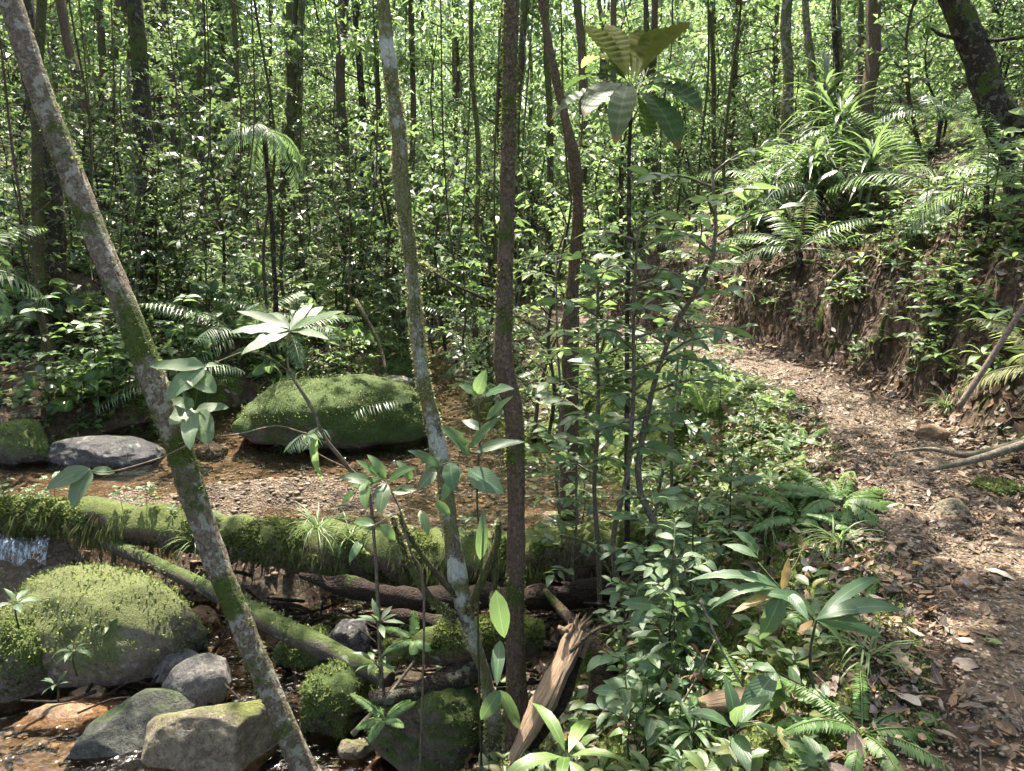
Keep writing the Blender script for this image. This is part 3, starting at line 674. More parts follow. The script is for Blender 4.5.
for k in range(22):
    dp = rng.uniform(8.5, 17); px = rng.uniform(10, 760); b = G2(px, dp); r0 = rng.uniform(.012, .03)
    if bL(b[1])-.2 < b[0] < bR(b[1])+.1 or abs(trail_sd(b[0], b[1])) < .8: continue
    hh = rng.uniform(5.5, 8); nn_ = 6; off = np.cumsum(rng.normal(0, .10, (nn_, 2)), 0); off -= off[0]; w = np.column_stack([b[0]+off[:, 0], b[1]+off[:, 1], b[2]-.1+np.linspace(0, hh, nn_)])
    t = thing('young_tree', 'thin bare stem standing among the larger trunks behind the stream', 'tree', b, 'thin stems behind the stream'); m_ = MB(); pp, rr = tube(m_, w, np.linspace(r0, r0*.5, nn_), 8, .15, 6, k, sub=6)
    for q in range(5):
        a = rng.uniform(0, 6.28); s_ = pp[int(len(pp)*rng.uniform(.3, .95))]; L = rng.uniform(.3, .9); e = s_+A(math.cos(a)*L, math.sin(a)*L, L*.6); tube(m_, [s_, (s_+e)/2, e], [r0*.4, r0*.25, r0*.1], 4, sub=2)
    m_.build('trunk', [B_pale, B_olive, B_brown, B_mossy][k % 4], t)
for k, (x0, x1, dp, ym) in enumerate([(160, 205, 8.5, 250), (330, 372, 8, 300), (228, 250, 9, 210), (472, 440, 7.5, 260), (585, 560, 7, 200), (75, 110, 8, 280)]):
    lab = ['thin hanging vine looping between the black trunk and the mossy ones', 'slack vine hanging behind the lichen-crusted trunk on its left', 'straight hanging vine beside the drooping palm', 'thin vine swinging left from the straight brown trunk', 'thin vine hanging in front of the greyish trunk', 'slack vine behind the leaning trunk'][k]
    w = np.array([P(x0, -40, dp), P(x0*.7+x1*.3+6, ym*.5, dp), P((x0+x1)/2, ym, dp-.2), P(x1+4, ym*.6, dp-.3), P(x1, -40, dp-.3)]); t = thing('vine', lab, 'vine', w[2]); m_ = MB(); tube(m_, w, .008, 6, .2, 8, k, sub=10); m_.build('stem', B_olive, t)
# crooked trunk right of the brown one and the thick dark one on the bank
tree('curved_tree', 'slender mossy trunk curving down beside the big-leaved sapling',
     [(541, -5, 6), (550, 50, 6), (563, 110, 6), (575, 165, 6), (578, 220, 6.1), (572, 300, 6.3)], [8, 8, 9, 11, 12, 12], B_brown, 7, .2, 14, moss=1600)
tree('dark_tree', 'thick dark trunk curving over the bank at the top right',
     [(950, -8, 7.6), (968, 30, 7.6), (983, 75, 7.6), (998, 118, 7.6), (1006, 150, 7.6), (1013, 190, 7.65)], [24, 26, 28, 26, 17, 15], B_dark, 7, .12, 18, moss=400,
     branches=[([(993, 105, 7.6), (1020, 122, 7.5), (1050, 118, 7.4), (1090, 105, 7.3)], [26, 24, 22, 18]),
               ([(968, 38, 7.6), (945, 36, 7.5), (930, 28, 7.4)], [4, 4, 2]), ([(972, 40, 7.6), (1000, 40, 7.4), (1030, 36, 7.2)], [3, 4, 3])])

# ------------------------------------------------------------------ leafy plants
def twiggy(h=2.5, r=.02, nbr=10, brl=.5, leafL=.09, leafW=.04, nl=9, seg=1, prof='ovate', r0=None, lowest=.3, droop=.6, upb=.35, spread=1., curve=.1, taper=.5, jit=.35):
    """trunk (stem) and foliage builders of a plant at the origin: leaves set alternately along twigs"""
    g = r0 or rng; tm = MB(); lm = MB()
    k = 6; z = np.linspace(0, h, k); off = np.cumsum(g.normal(0, curve*h/k, (k, 2)), 0); off[0] = 0
    pts = np.column_stack([off, z]); rad = np.linspace(r, r*.35, k)
    pp, rr = tube(tm, np.vstack([[0, 0, -.1], pts]), np.concatenate([[r*1.2], rad]), 7 if seg > 1 else 5, .1, 6, 3, sub=3)
    O = []; Dn = []; Ls = []
    for b in range(nbr):
        f = lowest+(1-lowest)*(b+.5)/nbr; f = min(f, .99)
        zi = f*h; s = np.array([np.interp(zi, z, pts[:, 0]), np.interp(zi, z, pts[:, 1]), zi])
        a = b*2.4+g.uniform(-.5, .5); L = brl*g.uniform(.6, 1.2)*(1-taper*max(0, f-.4))
        dh = A(math.cos(a), math.sin(a), upb+g.uniform(-.15, .25)); dh = nrm(dh)
        m = s+dh*L*.5+A(0, 0, .03*L); e = s+dh*L+A(0, 0, -.12*L)
        bp, br = tube(tm, [s, m, e], [r*.35+.001, r*.22+.001, r*.1+.0008], 4, sub=3, cap=False)
        for q in range(nl):
            f2 = .2+.8*(q+.5)/nl; idx = f2*(len(bp)-1); i0 = int(idx); i0 = min(i0, len(bp)-2); c = bp[i0]+(bp[i0+1]-bp[i0])*(idx-i0)
            tg = nrm(bp[i0+1]-bp[i0]); side = nrm(np.cross(tg, A(0, 0, 1)))*(1 if q % 2 else -1)
            d = nrm(tg*.6+side*(.9 if q < nl-1 else .1)*spread+A(0, 0, .1)+g.normal(0, jit*.5, 3)); O.append(c); Dn.append(d); Ls.append(leafL*g.uniform(.65, 1.15))
    O = np.array(O); Dn = np.array(Dn); Ls = np.array(Ls); M = len(O)
    nv = nrm(A(0, 0, 1)+g.normal(0, jit, (M, 3)))
    leaves(lm, O, Dn, nv, Ls, Ls*leafW/leafL*g.uniform(.85, 1.15, M), droop*g.uniform(.5, 1.6, M), prof, seg)
    return tm, lm
def rosette(nl=8, L=.2, W=.05, el=(.1, .9), droop=.9, prof='lance', seg=5, stem=.0, pet=.02, g=None, wav=.0, fold=.18):
    g = g or rng; lm = MB(); tm = MB()
    c = A(0, 0, stem)
    if stem: tube(tm, [A(0, 0, -.05), A(g.normal(0, .01), g.normal(0, .01), stem*.5), c], [.006, .005, .004], 6, sub=3)
    a = np.arange(nl)*2.4+g.uniform(0, 6); e = np.linspace(el[0], el[1], nl)+g.normal(0, .08, nl)
    d = np.stack([np.cos(a)*np.cos(e), np.sin(a)*np.cos(e), np.sin(e)], -1)
    o = c+d*pet
    for q in range(nl):
        if pet > .015: tube(tm if stem else lm, [c-A(0, 0, .004), o[q]], [.0022, .0015], 4, cap=False)
    Ls = L*g.uniform(.75, 1.1, nl)
    up = np.tile(A(0, 0, 1.), (nl, 1))+g.normal(0, .15, (nl, 3))
    leaves(lm, o, d, up, Ls, W/L*Ls, droop*g.uniform(.7, 1.3, nl), prof, seg, fold, wav=wav)
    return tm, lm
def frond(mb_r, mb_l, base, d, L, nlf=26, ll=.22, lw=.022, droop=1.0, seg=2, r=.006, ang=1.0, hang=.3, prof='lance', up0=A(0, 0, 1)):
    d = nrm(d); s = nrm(np.cross(d, up0)); up = np.cross(s, d)
    t = np.linspace(0, 1, 12); a = droop*t
    x = L*np.sin(a)/droop; z = -L*(1-np.cos(a))/droop
    pts = base+d*x[:, None]+up*z[:, None]
    tube(mb_r, pts, np.linspace(r, r*.25, 12), 5, cap=False)
    q = np.linspace(.16, .99, nlf); idx = q*11; i0 = np.minimum(idx.astype(int), 10); f = (idx-i0)[:, None]
    c = pts[i0]*(1-f)+pts[i0+1]*f; tg = nrm(pts[i0+1]-pts[i0]); nn = np.cross(s[None], tg)
    prof_l = np.sin(PI*np.clip(q*.9+.08, 0, 1))**.6
    for sg in (-1, 1):
        dd = nrm(s*sg*math.sin(ang)+tg*math.cos(ang)*(1+.6*q[:, None])+A(0, 0, -hang)+rng.normal(0, .05, (nlf, 3)))
        leaves(mb_l, c, dd, nn+rng.normal(0, .1, (nlf, 3)), ll*prof_l*rng.uniform(.9, 1.05, nlf), lw, .7, prof, seg)
def plant(name, label, cat, loc, tm, lm, smat, lmat, group=None, rz=0, sc=1, fol='foliage', stem='stem', tilt=(0, 0)):
    t = thing(name, label, cat, (0, 0, 0), group)
    if tm is not None: tm.build(stem, smat, t)
    lm.build(fol, lmat, t)
    t.location = loc; t.rotation_euler = (tilt[0], tilt[1], rz); t.scale = (sc,)*3
    return t

# big-leaved rosette sapling
b = G2(628, 5.0)
t = thing('big_leaved_sapling', 'tall thin sapling topped by one rosette of huge leaves, upper middle', 'sapling', b)
m_ = MB(); top = P(631, 84, 5.0)
tube(m_, [b-A(0, 0, .1), P(627, 330, 5.0), P(629, 240, 5), P(629, 160, 5), P(631, 110, 5), top], [.02, .017, .015, .013, .013, .011], 8, .1, 9, 4, sub=5); m_.build('stem', B_dark, t)
BL = [((631, 84), (593, 28), 60, .3, 30, .2), ((633, 84), (682, 20), 74, .5, 32, .1), ((633, 88), (688, 62), 60, .5, 30, -.3), ((630, 88), (562, 108), 78, 1.0, 26, -.1), ((632, 90), (690, 100), 66, 1.1, 34, -.4),
      ((632, 92), (672, 130), 58, .9, 32, -.5), ((630, 88), (585, 40), 50, 1.1, 22, .5), ((630, 90), (596, 100), 50, .9, 30, -.6), ((631, 84), (640, 30), 60, .3, 26, .4), ((630, 90), (622, 118), 30, .8, 26, -.9), ((631, 86), (590, 62), 52, .9, 24, .3), ((632, 86), (660, 26), 66, .4, 30, .35), ((631, 86), (612, 24), 58, .4, 28, .3), ((632, 90), (700, 82), 64, 1.3, 28, .2), ((632, 92), (650, 128), 50, 1.2, 28, .2), ((631, 90), (612, 112), 46, 1.2, 28, .1), ((630, 88), (566, 76), 64, 1.1, 24, .3)]
for (a0, a1, Lp, dr, wp, dz) in BL:
    o = P(*a0, 5.0); e = P(*a1, 5.0+dz); d = nrm(e-o)+A(0, 0, dr*.35); m_ = MB()
    tube(m_, [o, o+nrm(d)*.05], [.005, .003], 5, cap=False)
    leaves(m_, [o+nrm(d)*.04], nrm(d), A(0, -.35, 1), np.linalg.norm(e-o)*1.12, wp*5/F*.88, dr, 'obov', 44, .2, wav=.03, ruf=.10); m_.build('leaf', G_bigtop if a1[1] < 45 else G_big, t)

# pale-leaved branch crossing left
def leaf_on(mb_, a0, a1, dp0, dp1, wpx, dr=.4, nup=A(0, -.3, 1), prof='ovate', seg=8, lift=.3, fold=.12):
    o = P(*a0, dp0); e = P(*a1, dp1); d = nrm(nrm(e-o)+A(0, 0, dr*lift))
    leaves(mb_, [o], d, nup, np.linalg.norm(e-o)*1.08, wpx*dp0/F, dr*rng.uniform(.6, 2.0), prof, seg, fold*rng.uniform(.6, 2.6), wav=.22)
b = G2(385, 4.25)
t = thing('pale_leaved_sapling', 'bare arching twig with clusters of large pale leaves over the stream', 'sapling', b)
m_ = MB()
tube(m_, [b-A(0, 0, .1), P(372, 512, 4.1), P(350, 470, 4.0), P(325, 438, 3.9), P(312, 408, 3.85), P(290, 372, 3.8), P(288, 350, 3.8), P(290, 330, 3.8)], [.014, .012, .011, .010, .009, .007, .005, .004], 7, .25, 14, 7, sub=4)
tube(m_, [P(290, 372, 3.8), P(268, 357, 3.75), P(245, 352, 3.7), P(222, 360, 3.65), P(205, 367, 3.6)], [.005, .004, .0035, .003, .002], 6, .2, 14, 3, sub=4)
tube(m_, [P(325, 440, 3.9), P(300, 432, 3.8), P(275, 426, 3.7), P(240, 434, 3.6), P(200, 440, 3.5), P(160, 458, 3.4), P(110, 472, 3.3), P(88, 470, 3.25)], [.006, .006, .005, .005, .004, .004, .003, .002], 6, .2, 14, 3, sub=4)
tube(m_, [P(350, 470, 4.0), P(320, 455, 3.95), P(300, 440, 3.9)], [.005, .004, .003], 6, sub=3)
m_.build('stem', TWIG, t)
m_ = MB()
for q in [((290, 331), (322, 304), 17, 4.0), ((289, 331), (336, 308), 13, 3.7), ((289, 332), (245, 347), 16, 3.6), ((289, 330), (232, 328), 15, 3.7), ((288, 328), (238, 312), 13, 3.9), ((290, 332), (322, 333), 11, 3.6), ((289, 329), (262, 306), 13, 4.0), ((290, 330), (312, 299), 10, 4.0)]:
    leaf_on(m_, q[0], q[1], 3.8, q[3], q[2]*1.05, .35, A(.1, -.55, 1))
for q in [((205, 366), (152, 368), 15, 3.5), ((205, 367), (168, 396), 22, 3.45), ((190, 372), (212, 392), 22, 3.5), ((200, 366), (178, 362), 14, 3.6), ((206, 367), (228, 362), 8, 3.7),
          ((192, 408), (172, 424), 18, 3.45), ((196, 410), (206, 440), 24, 3.45), ((196, 410), (228, 405), 12, 3.6), ((194, 406), (174, 400), 14, 3.5), ((193, 410), (186, 438), 17, 3.35)]:
    leaf_on(m_, q[0], q[1], 3.55, q[3], q[2], .4, A(.1, -.8, .8), 'round')
for q in [((90, 468), (48, 488), 19, 3.2), ((90, 468), (72, 505), 20, 3.2), ((92, 470), (112, 472), 10, 3.3), ((318, 440), (300, 438), 8, 3.9), ((318, 438), (303, 463), 10, 3.85)]:
    leaf_on(m_, q[0], q[1], 3.3, q[3], q[2], .4, A(.1, -.8, .8), 'ovate')
tube(m_, [P(205, 367, 3.58), P(198, 388, 3.57), P(194, 408, 3.55)], [.0025, .002, .002], 5)
m_.build('foliage', G_pale, t)

# drooping lance-leaved shrub, bottom right
b = G2(812, 2.75)
t = thing('lance_leaved_shrub', 'low shrub with long drooping ribbed leaves beside the trail, nearest bottom right', 'shrub', b)
m_ = MB(); c1, c2, c3, c4 = (782, 590), (815, 620), (776, 672), (745, 560)
tube(m_, [b-A(0, 0, .05), P(814, 690, 2.6), P(810, 655, 2.55), P(816, 620, 2.5)], [.006, .005, .005, .004], 6, .1, 20, 3, sub=4)
tube(m_, [P(814, 620, 2.5), P(795, 600, 2.52), P(782, 590, 2.5), P(758, 562, 2.55)], [.004, .003, .003, .002], 6, sub=4)
tube(m_, [P(813, 690, 2.6), P(795, 682, 2.5), P(778, 672, 2.45)], [.004, .003, .003], 6, sub=4)
m_.build('stem', TWIGG, t)
m_ = MB()
for c, L_ in ((c1, [(720, 592, 14), (722, 572, 15), (697, 572, 15), (770, 645, 24), (806, 622, 16), (742, 610, 14)]),
              (c2, [(872, 604, 18), (905, 570, 16), (880, 650, 24), (850, 658, 22), (798, 585, 20), (918, 610, 22)]),
              (c3, [(746, 728, 28), (798, 722, 20), (742, 662, 16), (775, 735, 16)]),
              ((758, 558), [(750, 532, 20), (722, 548, 13)])):
    for x, y, w_ in L_:
        leaf_on(m_, c, (x, y), 2.5, 2.5+rng.uniform(-.15, .1), w_*.86, .9, A(rng.uniform(-.3, .3), -.4, 1), 'lance', 10, .45)
m_.build('foliage', G_blue, t)
m_ = MB(); leaf_on(m_, c1, (790, 560), 2.5, 2.5, 9, .3, A(0, -1, .3)); leaf_on(m_, c1, (738, 612), 2.5, 2.4, 11, .5); m_.build('young_leaf', G_rust, t)

# broad blue-green leaves against the brown trunk
b = G2(482, 4.0)
t = thing('broad_leaved_sapling', 'thin sapling with dark blue-green leaves crossing in front of the straight brown trunk', 'sapling', b)
m_ = MB(); tube(m_, [b-A(0, 0, .1), P(478, 620, 3.7), P(482, 560, 3.5), P(477, 500, 3.45), P(480, 430, 3.4), P(476, 395, 3.4)], [.008, .006, .005, .005, .004, .003], 6, .1, 15, 3, sub=4)
tube(m_, [P(478, 470, 3.42), P(455, 462, 3.4), P(430, 468, 3.4)], [.003, .003, .002], 5, sub=3); m_.build('stem', TWIGG, t)
m_ = MB()
for a0, a1, w_ in [((486, 395), (504, 384), 14), ((478, 394), (482, 376), 14), ((468, 470), (499, 492), 24), ((470, 455), (448, 428), 16), ((450, 462), (452, 488), 18), ((470, 448), (495, 420), 12), ((474, 452), (520, 440), 12),
                   ((480, 560), (484, 520), 12), ((500, 640), (496, 682), 14), ((496, 590), (503, 640), 20), ((462, 470), (440, 498), 14), ((440, 466), (415, 452), 12), ((436, 470), (420, 488), 14), ((486, 420), (506, 398), 9), ((478, 395), (462, 385), 10), ((482, 430), (462, 418), 10), ((500, 690), (482, 722), 16), ((500, 690), (520, 730), 14)]:
    leaf_on(m_, a0, a1, 3.4, 3.35+rng.uniform(-.1, .1), w_, .4, A(rng.uniform(-.3, .3), -.7, .8), 'ovate', 8)
m_.build('foliage', G_blue, t)

# leafy twig by the log, left of the lichen trunk
b = G2(418, 3.95)
t = thing('twiggy_sapling', 'small sapling with fresh green leaves hanging over the mossy log', 'sapling', b)
m_ = MB(); tube(m_, [b-A(0, 0, .1), P(424, 600, 3.75), P(410, 550, 3.65), P(400, 510, 3.6), P(385, 480, 3.55)], [.008, .007, .006, .004, .003], 6, .2, 15, 3, sub=4)
for a in ([(385, 480), (365, 478), (352, 500)], [(400, 512), (375, 525), (360, 545)], [(392, 495), (410, 480), (425, 470)], [(398, 505), (420, 510), (435, 500)]): tube(m_, [P(*q, 3.55) for q in a], [.003, .002, .0015], 5, sub=3)
m_.build('stem', TWIG, t); m_ = MB()
for a0, a1, w_ in [((385, 480), (358, 462), 10), ((382, 480), (350, 488), 9), ((385, 482), (380, 512), 15), ((375, 482), (340, 478), 12), ((366, 480), (362, 505), 11), ((388, 482), (405, 466), 10), ((392, 492), (415, 490), 10), ((356, 492), (334, 505), 9), ((380, 524), (395, 540), 10), ((362, 540), (350, 560), 9), ((425, 470), (440, 458), 9), ((412, 480), (400, 462), 9), ((375, 525), (352, 520), 10), ((435, 502), (450, 515), 9), ((420, 510), (428, 530), 9), ((386, 478), (372, 455), 9)]:
    leaf_on(m_, a0, a1, 3.55, 3.5+rng.uniform(-.1, .1), w_*1.1, .5, A(rng.uniform(-.3, .3), -.6, .8), 'ovate', 6)
m_.build('foliage', G_mid, t)

# central leafy shrubs
def shrub_px(label, bx, dp, h, seed, mat, leafL=.1, leafW=.042, nbr=16, brl=.4, nl=8, r=.016, lowest=.25, name='sapling', smat=TWIG, lean=(0, 0), **k):
    b = G2(bx, dp); g = np.random.default_rng(seed)
    tm, lm = twiggy(h, r, nbr, brl, leafL, leafW, nl, 5, r0=g, lowest=lowest, **k)
    return plant(name, label, name.split('_')[-1], b, tm, lm, smat, mat, rz=g.uniform(0, 6), tilt=lean)
shrub_px('leafy sapling nearest right of the straight brown trunk, dense to the ground', 600, 4.9, 2.4, 1, G_mid, .15, .058, 22, .5, 8, .02, .42)
shrub_px('sapling with a straight stem between the leafy one and the forked one', 628, 4.7, 2.45, 2, G_blue, .13, .055, 22, .5, 8, .02, .45)
shrub_px('sapling with a sinuous forked stem at the head of the trail', 688, 4.5, 2.4, 3, G_mid, .15, .06, 20, .45, 8, .024, .42, curve=.2)
shrub_px('pale green sapling overhanging the far end of the trail', 672, 6.2, 2.3, 4, G_pale, .12, .045, 18, .5, 9, .016, .35)
shrub_px('slim sapling behind the straight brown trunk on its right side', 555, 5.6, 2.7, 5, G_bright, .11, .045, 18, .5, 8, .016, .3)
shrub_px('bushy low sapling between the stream gravel and the trail', 655, 5.6, 1.9, 6, G_mid, .14, .06, 20, .5, 8, .014, .2)
shrub_px('glossy sapling at the stream edge beneath the curved trunk', 575, 5.0, 1.2, 7, G_blue, .12, .05, 14, .35, 7, .012, .3)
shrub_px('dark sapling rooted among the fallen wood right of the log', 640, 3.9, .9, 8, G_blue, .11, .045, 12, .3, 7, .009, .3)
shrub_px('bright-leaved sapling behind the sinuous forked stem', 690, 8.0, 1.9, 9, G_bright, .1, .04, 18, .45, 9, .014, .3)

# ------------------------------------------------------------------ dead wood
def log_thing(name, label, px, rad, mat, n=24, amp=.12, cat='log', moss=0, mossmat=None, sub=8, L=(.015, .04), fr=3.5, thr=-.1, flat=1.):
    w = np.array([P(*q) for q in px]); t = thing(name, label, cat, w[0])
    m_ = MB(); pp, rr = tube(m_, w, rad, n, amp, fr, 13, sub=sub, flat=flat); m_.build('bark', mat, t)
    if moss: mossy(t, pp, rr, moss, mossmat, up=True, L=L, thr=thr)
    return t, pp, rr
MOSSLOG = rock_mat('log_moss', (.085, .06, .035), (.03, .022, .014), .8, moss=(.08, .10, .022))
t, lp, lr = log_thing('mossy_log', 'long fallen log thick with bright moss bridging the stream', [(-60, 512, 6.4), (60, 516, 6.2), (160, 526, 6.05), (260, 540, 5.9), (360, 552, 5.75), (450, 558, 5.6), (560, 552, 5.4), (660, 548, 5.2), (740, 545, 5.1)],
                      [.13, .145, .155, .17, .185, .19, .18, .17, .15], MOSSLOG, 40, .32, moss=26000, sub=12, L=(.012, .038), thr=.05)
mossy(t, lp, lr, 16000, None, L=(.015, .045), thr=.0, name='side_moss'); g_ = np.random.default_rng(64); k_ = g_.integers(8, len(lp)-8, 15000); a_ = g_.uniform(-3.0, .5, 15000); o_ = lp[k_]+g_.normal(0, .03, (15000, 3)); dq = np.stack([0*a_, np.cos(a_), np.sin(a_)], -1); dq[:, 1] = -np.abs(dq[:, 1])
o_ = o_+dq*(lr[k_]*1.0)[:, None]; kk = fbm(o_*3, 3, 9) > -.1; o_, dq = o_[kk], dq[kk]; m_ = MB(); leaves(m_, o_, nrm(dq+A(0, 0, -1.2)+g_.normal(0, .3, dq.shape)), A(0, -1, .2), g_.uniform(.03, .14, len(o_)), .007, .4, 'strap', 2)
m_.build('hanging_moss', leaf_mat('hanging_moss', [(.06, .045, .02), (.08, .09, .02), (.10, .13, .03)], rough=.8, veins=False, spec=.1), t)
log_thing('slanting_log', 'grey-green bare log slanting under the mossy one down to the rocks', [(60, 520, 6.3), (200, 585, 5.5), (270, 622, 5.0), (340, 655, 4.7), (390, 680, 4.5)], [.045, .06, .07, .065, .05], rock_mat('log_grey', (.06, .052, .038), (.02, .017, .013), .6), 26, .15, moss=300)
log_thing('short_mossy_log', 'short moss-capped log lying behind the lichen-crusted trunk foot', [(388, 655, 4.3), (430, 645, 4.3), (480, 640, 4.35), (540, 640, 4.4)], [.07, .11, .12, .10], MOSSLOG, 18, .2, moss=6000)
log_thing('rotten_log', 'dark reddish rotten log in the hollow beneath the mossy one', [(300, 575, 5.5), (360, 590, 5.35), (430, 600, 5.2), (520, 598, 5.0), (600, 590, 4.95), (660, 575, 4.9)], [.02, .075, .09, .085, .08, .03], B_rot, 30, .45, fr=6)
log_thing('rotten_log', 'broken dark rotten limb lying lower in the hollow, tilted down to the right', [(385, 612, 4.9), (420, 618, 4.8), (470, 632, 4.7), (560, 648, 4.5)], [.015, .05, .06, .03], B_rot, 24, .45, fr=7)
log_thing('dead_limb', 'greyish dead limb leaning in the hollow right of the brown trunk', [(545, 590, 4.6), (575, 625, 4.4), (620, 668, 4.2), (650, 700, 4.0)], [.02, .035, .04, .03], B_brown, 16, .3)
log_thing('dark_root_log', 'wet black log across the little hollow left of the brown trunk foot', [(370, 700, 4.0), (420, 690, 4.1), (470, 672, 4.25), (510, 660, 4.4)], [.05, .06, .07, .06], B_dark, 14, .2)
log_thing('stump_post', 'short rotting post standing right of the splintered tan wood', [(606, 655, 3.7), (603, 690, 3.65), (597, 728, 3.6)], [.07, .075, .075], B_rot, 16, .15, 'stump')
log_thing('flat_root', 'pale twisted root lying across the trail on the right', [(895, 452, 4.35), (930, 449, 4.4), (965, 455, 4.25), (1000, 448, 4.25), (1040, 436, 4.3)], [.006, .014, .018, .02, .02], TWIG, 8, .2, 'root')
log_thing('broken_branch', 'weathered pale branch lying along the right edge of the trail', [(930, 470, 4.0), (965, 462, 4.0), (1000, 452, 4.0), (1045, 436, 4.0)], [.01, .018, .022, .02], TWIG, 8, .2, 'branch')
log_thing('leaning_pole', 'thin bare pole leaning against the bank at the right edge', [(1045, 275, 3.7), (1024, 306, 3.7), (990, 360, 3.75), (958, 408, 3.8)], [.013, .014, .015, .017], bark_mat('pole_bark', (.30, .24, .19), (.17, .12, .09), mamt=.1, bstr=.3), 10, .06, 'pole')
log_thing('tan_wood_chunk', 'split tan wood lying in the ferns at the trail edge, bottom right', [(812, 722, 2.42), (845, 728, 2.42), (880, 738, 2.4), (905, 742, 2.4)], [.02, .045, .04, .02], WOOD, 12, .3, 'wood', flat=.6)
log_thing('rotting_bark_chunk', 'crumbling brown bark pieces left of the split tan wood', [(700, 705, 2.75), (730, 700, 2.75), (765, 695, 2.75)], [.03, .05, .035], WOOD, 12, .35, 'wood', flat=.6)
# splintered stump
b = G2(525, 3.35)
t = thing('splintered_stump', 'splintered tan stump with jagged broken top beside the brown trunk foot', 'stump', b)
m_ = MB()
w = np.array([P(512, 762, 3.3), P(532, 725, 3.32), P(550, 690, 3.35), P(566, 655, 3.4), P(580, 628, 3.42)]); 
tube(m_, w, [.03, .062, .07, .066, .045], 64, .3, 7, 9, sub=8, flat=.4, groove=.18, gk=18, gl=3, cap=False)
for k in range(18):
    s = w[3]+(w[4]-w[3])*rng.uniform(.2, 1)+A(rng.normal(0, .035), rng.normal(0, .015), 0); d = nrm(w[4]-w[2]+rng.normal(0, .12, 3)); L = rng.uniform(.04, .13)
    tube(m_, [s-d*.05, s+d*L*.5, s+d*L], [.014, .008, .001], 5, .2, 20, k, sub=2)
m_.build('heartwood', WOOD, t)
m_ = MB(); w2 = w+A(.045, .05, -.02); tube(m_, w2[:4], [.04, .07, .075, .05], 14, .2, 12, 4, sub=5, flat=.5); m_.build('bark', B_rot, t)

# mossy thin stick arcs
for lab, pts, r0 in [('thin mossy stick arching over the splintered stump', [(570, 652, 3.2), (600, 628, 3.2), (640, 622, 3.2), (672, 632, 3.25), (690, 660, 3.3)], .008),
                     ('mossy hooked twig right of the arching stick', [(668, 545, 3.6), (650, 560, 3.6), (622, 590, 3.6), (628, 615, 3.6), (600, 645, 3.6)], .009),
                     ('bare grey twig standing among the bottom leaves', [(620, 771, 2.9), (660, 735, 2.9), (690, 690, 2.9), (715, 640, 2.95)], .006),
                     ('thin grey stick poking up beside the lance-leaved shrub', [(700, 600, 2.9), (722, 650, 2.85), (745, 690, 2.8)], .006),
                     ('pale broken twig over the mossy log on its right half', [(560, 535, 3.9), (590, 545, 3.9), (612, 575, 3.85), (632, 605, 3.8)], .009),
                     ('dark stick leaning out of the log jam, bottom centre', [(352, 735, 3.9), (385, 700, 4.0), (415, 660, 4.1)], .016),
                     ('fallen branch in the ferns behind the large mossy boulder', [(355, 300, 9), (378, 340, 8.8), (386, 372, 8.6)], .03)]:
    w = np.array([P(*q) for q in pts]); t = thing('stick', lab, 'stick', w[0]); m_ = MB(); tube(m_, w, np.linspace(r0, r0*.6, len(w)), 7, .25, 15, 3, sub=5); m_.build('bark', B_mossy if 'mossy' in lab else TWIG, t)

# ------------------------------------------------------------------ rocks
def rock(label, cx, by, wpx, hpx, mat, seed, dratio=.8, rot=0., name='rock', cat='rock', sink=.18, moss=0, sub=4, rough=.14, cuts=5, round_=False, dz=0.):
    g0 = G(cx, by); d = depth(g0); w = wpx*d/F; h = hpx*d/F/.95/(1-sink)
    c = g0+A(0, w*dratio*.42, h*(.5-sink)+dz)
    m_ = MB(); pv = rock_mesh(m_, c, (w*1.08, w*dratio, h*1.1), seed, rot, sub, rough, cuts, round_)
    o = m_.build(name, mat, origin=c-A(0, 0, h*.5)); tag(o, label, cat)
    if moss:
        n = nrm((pv-c)/np.array([w, w*dratio, h])**2); k = rng.integers(0, len(pv), moss*2); o_ = pv[k]+rng.normal(0, w*.012, (moss*2, 3)); nn = n[k]
        ok = (nn[:, 2] > -.1) & (fbm(o_*4, 3, 8) > -.35); o_, nn = o_[ok][:moss], nn[ok][:moss]
        mm = MB(); Ls = rng.uniform(.012, .035, len(o_)); leaves(mm, o_-nn*.008, nrm(nn+rng.normal(0, .5, nn.shape)), rng.normal(size=nn.shape), Ls, Ls*.5, .6, seg=1)
        mm.build('moss', G_moss, o, origin=c-A(0, 0, h*.5))
    return o
rock('large mossy boulder in midstream behind the leaf clusters', 330, 458, 190, 66, R_mossf, 3, .62, .1, 'boulder', 'boulder', .12, 7000, 5, .10, 3, True)
rock('big pale-mossed boulder filling the lower left', 76, 700, 200, 98, R_dust, 8, .7, -.1, 'boulder', 'boulder', .18, 5000, 5, .08, 3, True)
rock('green boulder cut by the left frame edge', 8, 716, 92, 80, R_moss, 12, .8, .3, 'boulder', 'boulder', .2, 5000, 5, .1, 3, True)
rock('flat grey stone beside the darker angular one in the stream', 165, 696, 56, 34, R_grey, 21, .8, .2, cuts=16, rough=.07, sub=5)
rock('angular dark grey rock in the lower stream, topped with a mossy face', 197, 720, 70, 52, R_grey, 25, .8, .7, cuts=16, rough=.07, sub=5)
rock('rounded brown stone perched under the slanting log', 199, 640, 30, 26, R_brown, 28, .9, .2, cuts=3)
rock('small dark stone below the rounded brown stone', 197, 660, 16, 26, R_grey, 30, .9, .2, cuts=3)
rock('low green slate rock at the bottom edge left of the tan one', 120, 775, 130, 58, R_slate, 33, .6, .35, sub=5, cuts=14, rough=.07)
rock('broad flat-topped tan rock at the bottom edge', 207, 800, 150, 74, R_tan, 37, .7, -.1, sub=5, cuts=16, rough=.07)
rock('mossy rock right of the leaning trunk foot', 335, 752, 76, 68, R_mossf, 41, .9, .4, moss=3500, rough=.16)
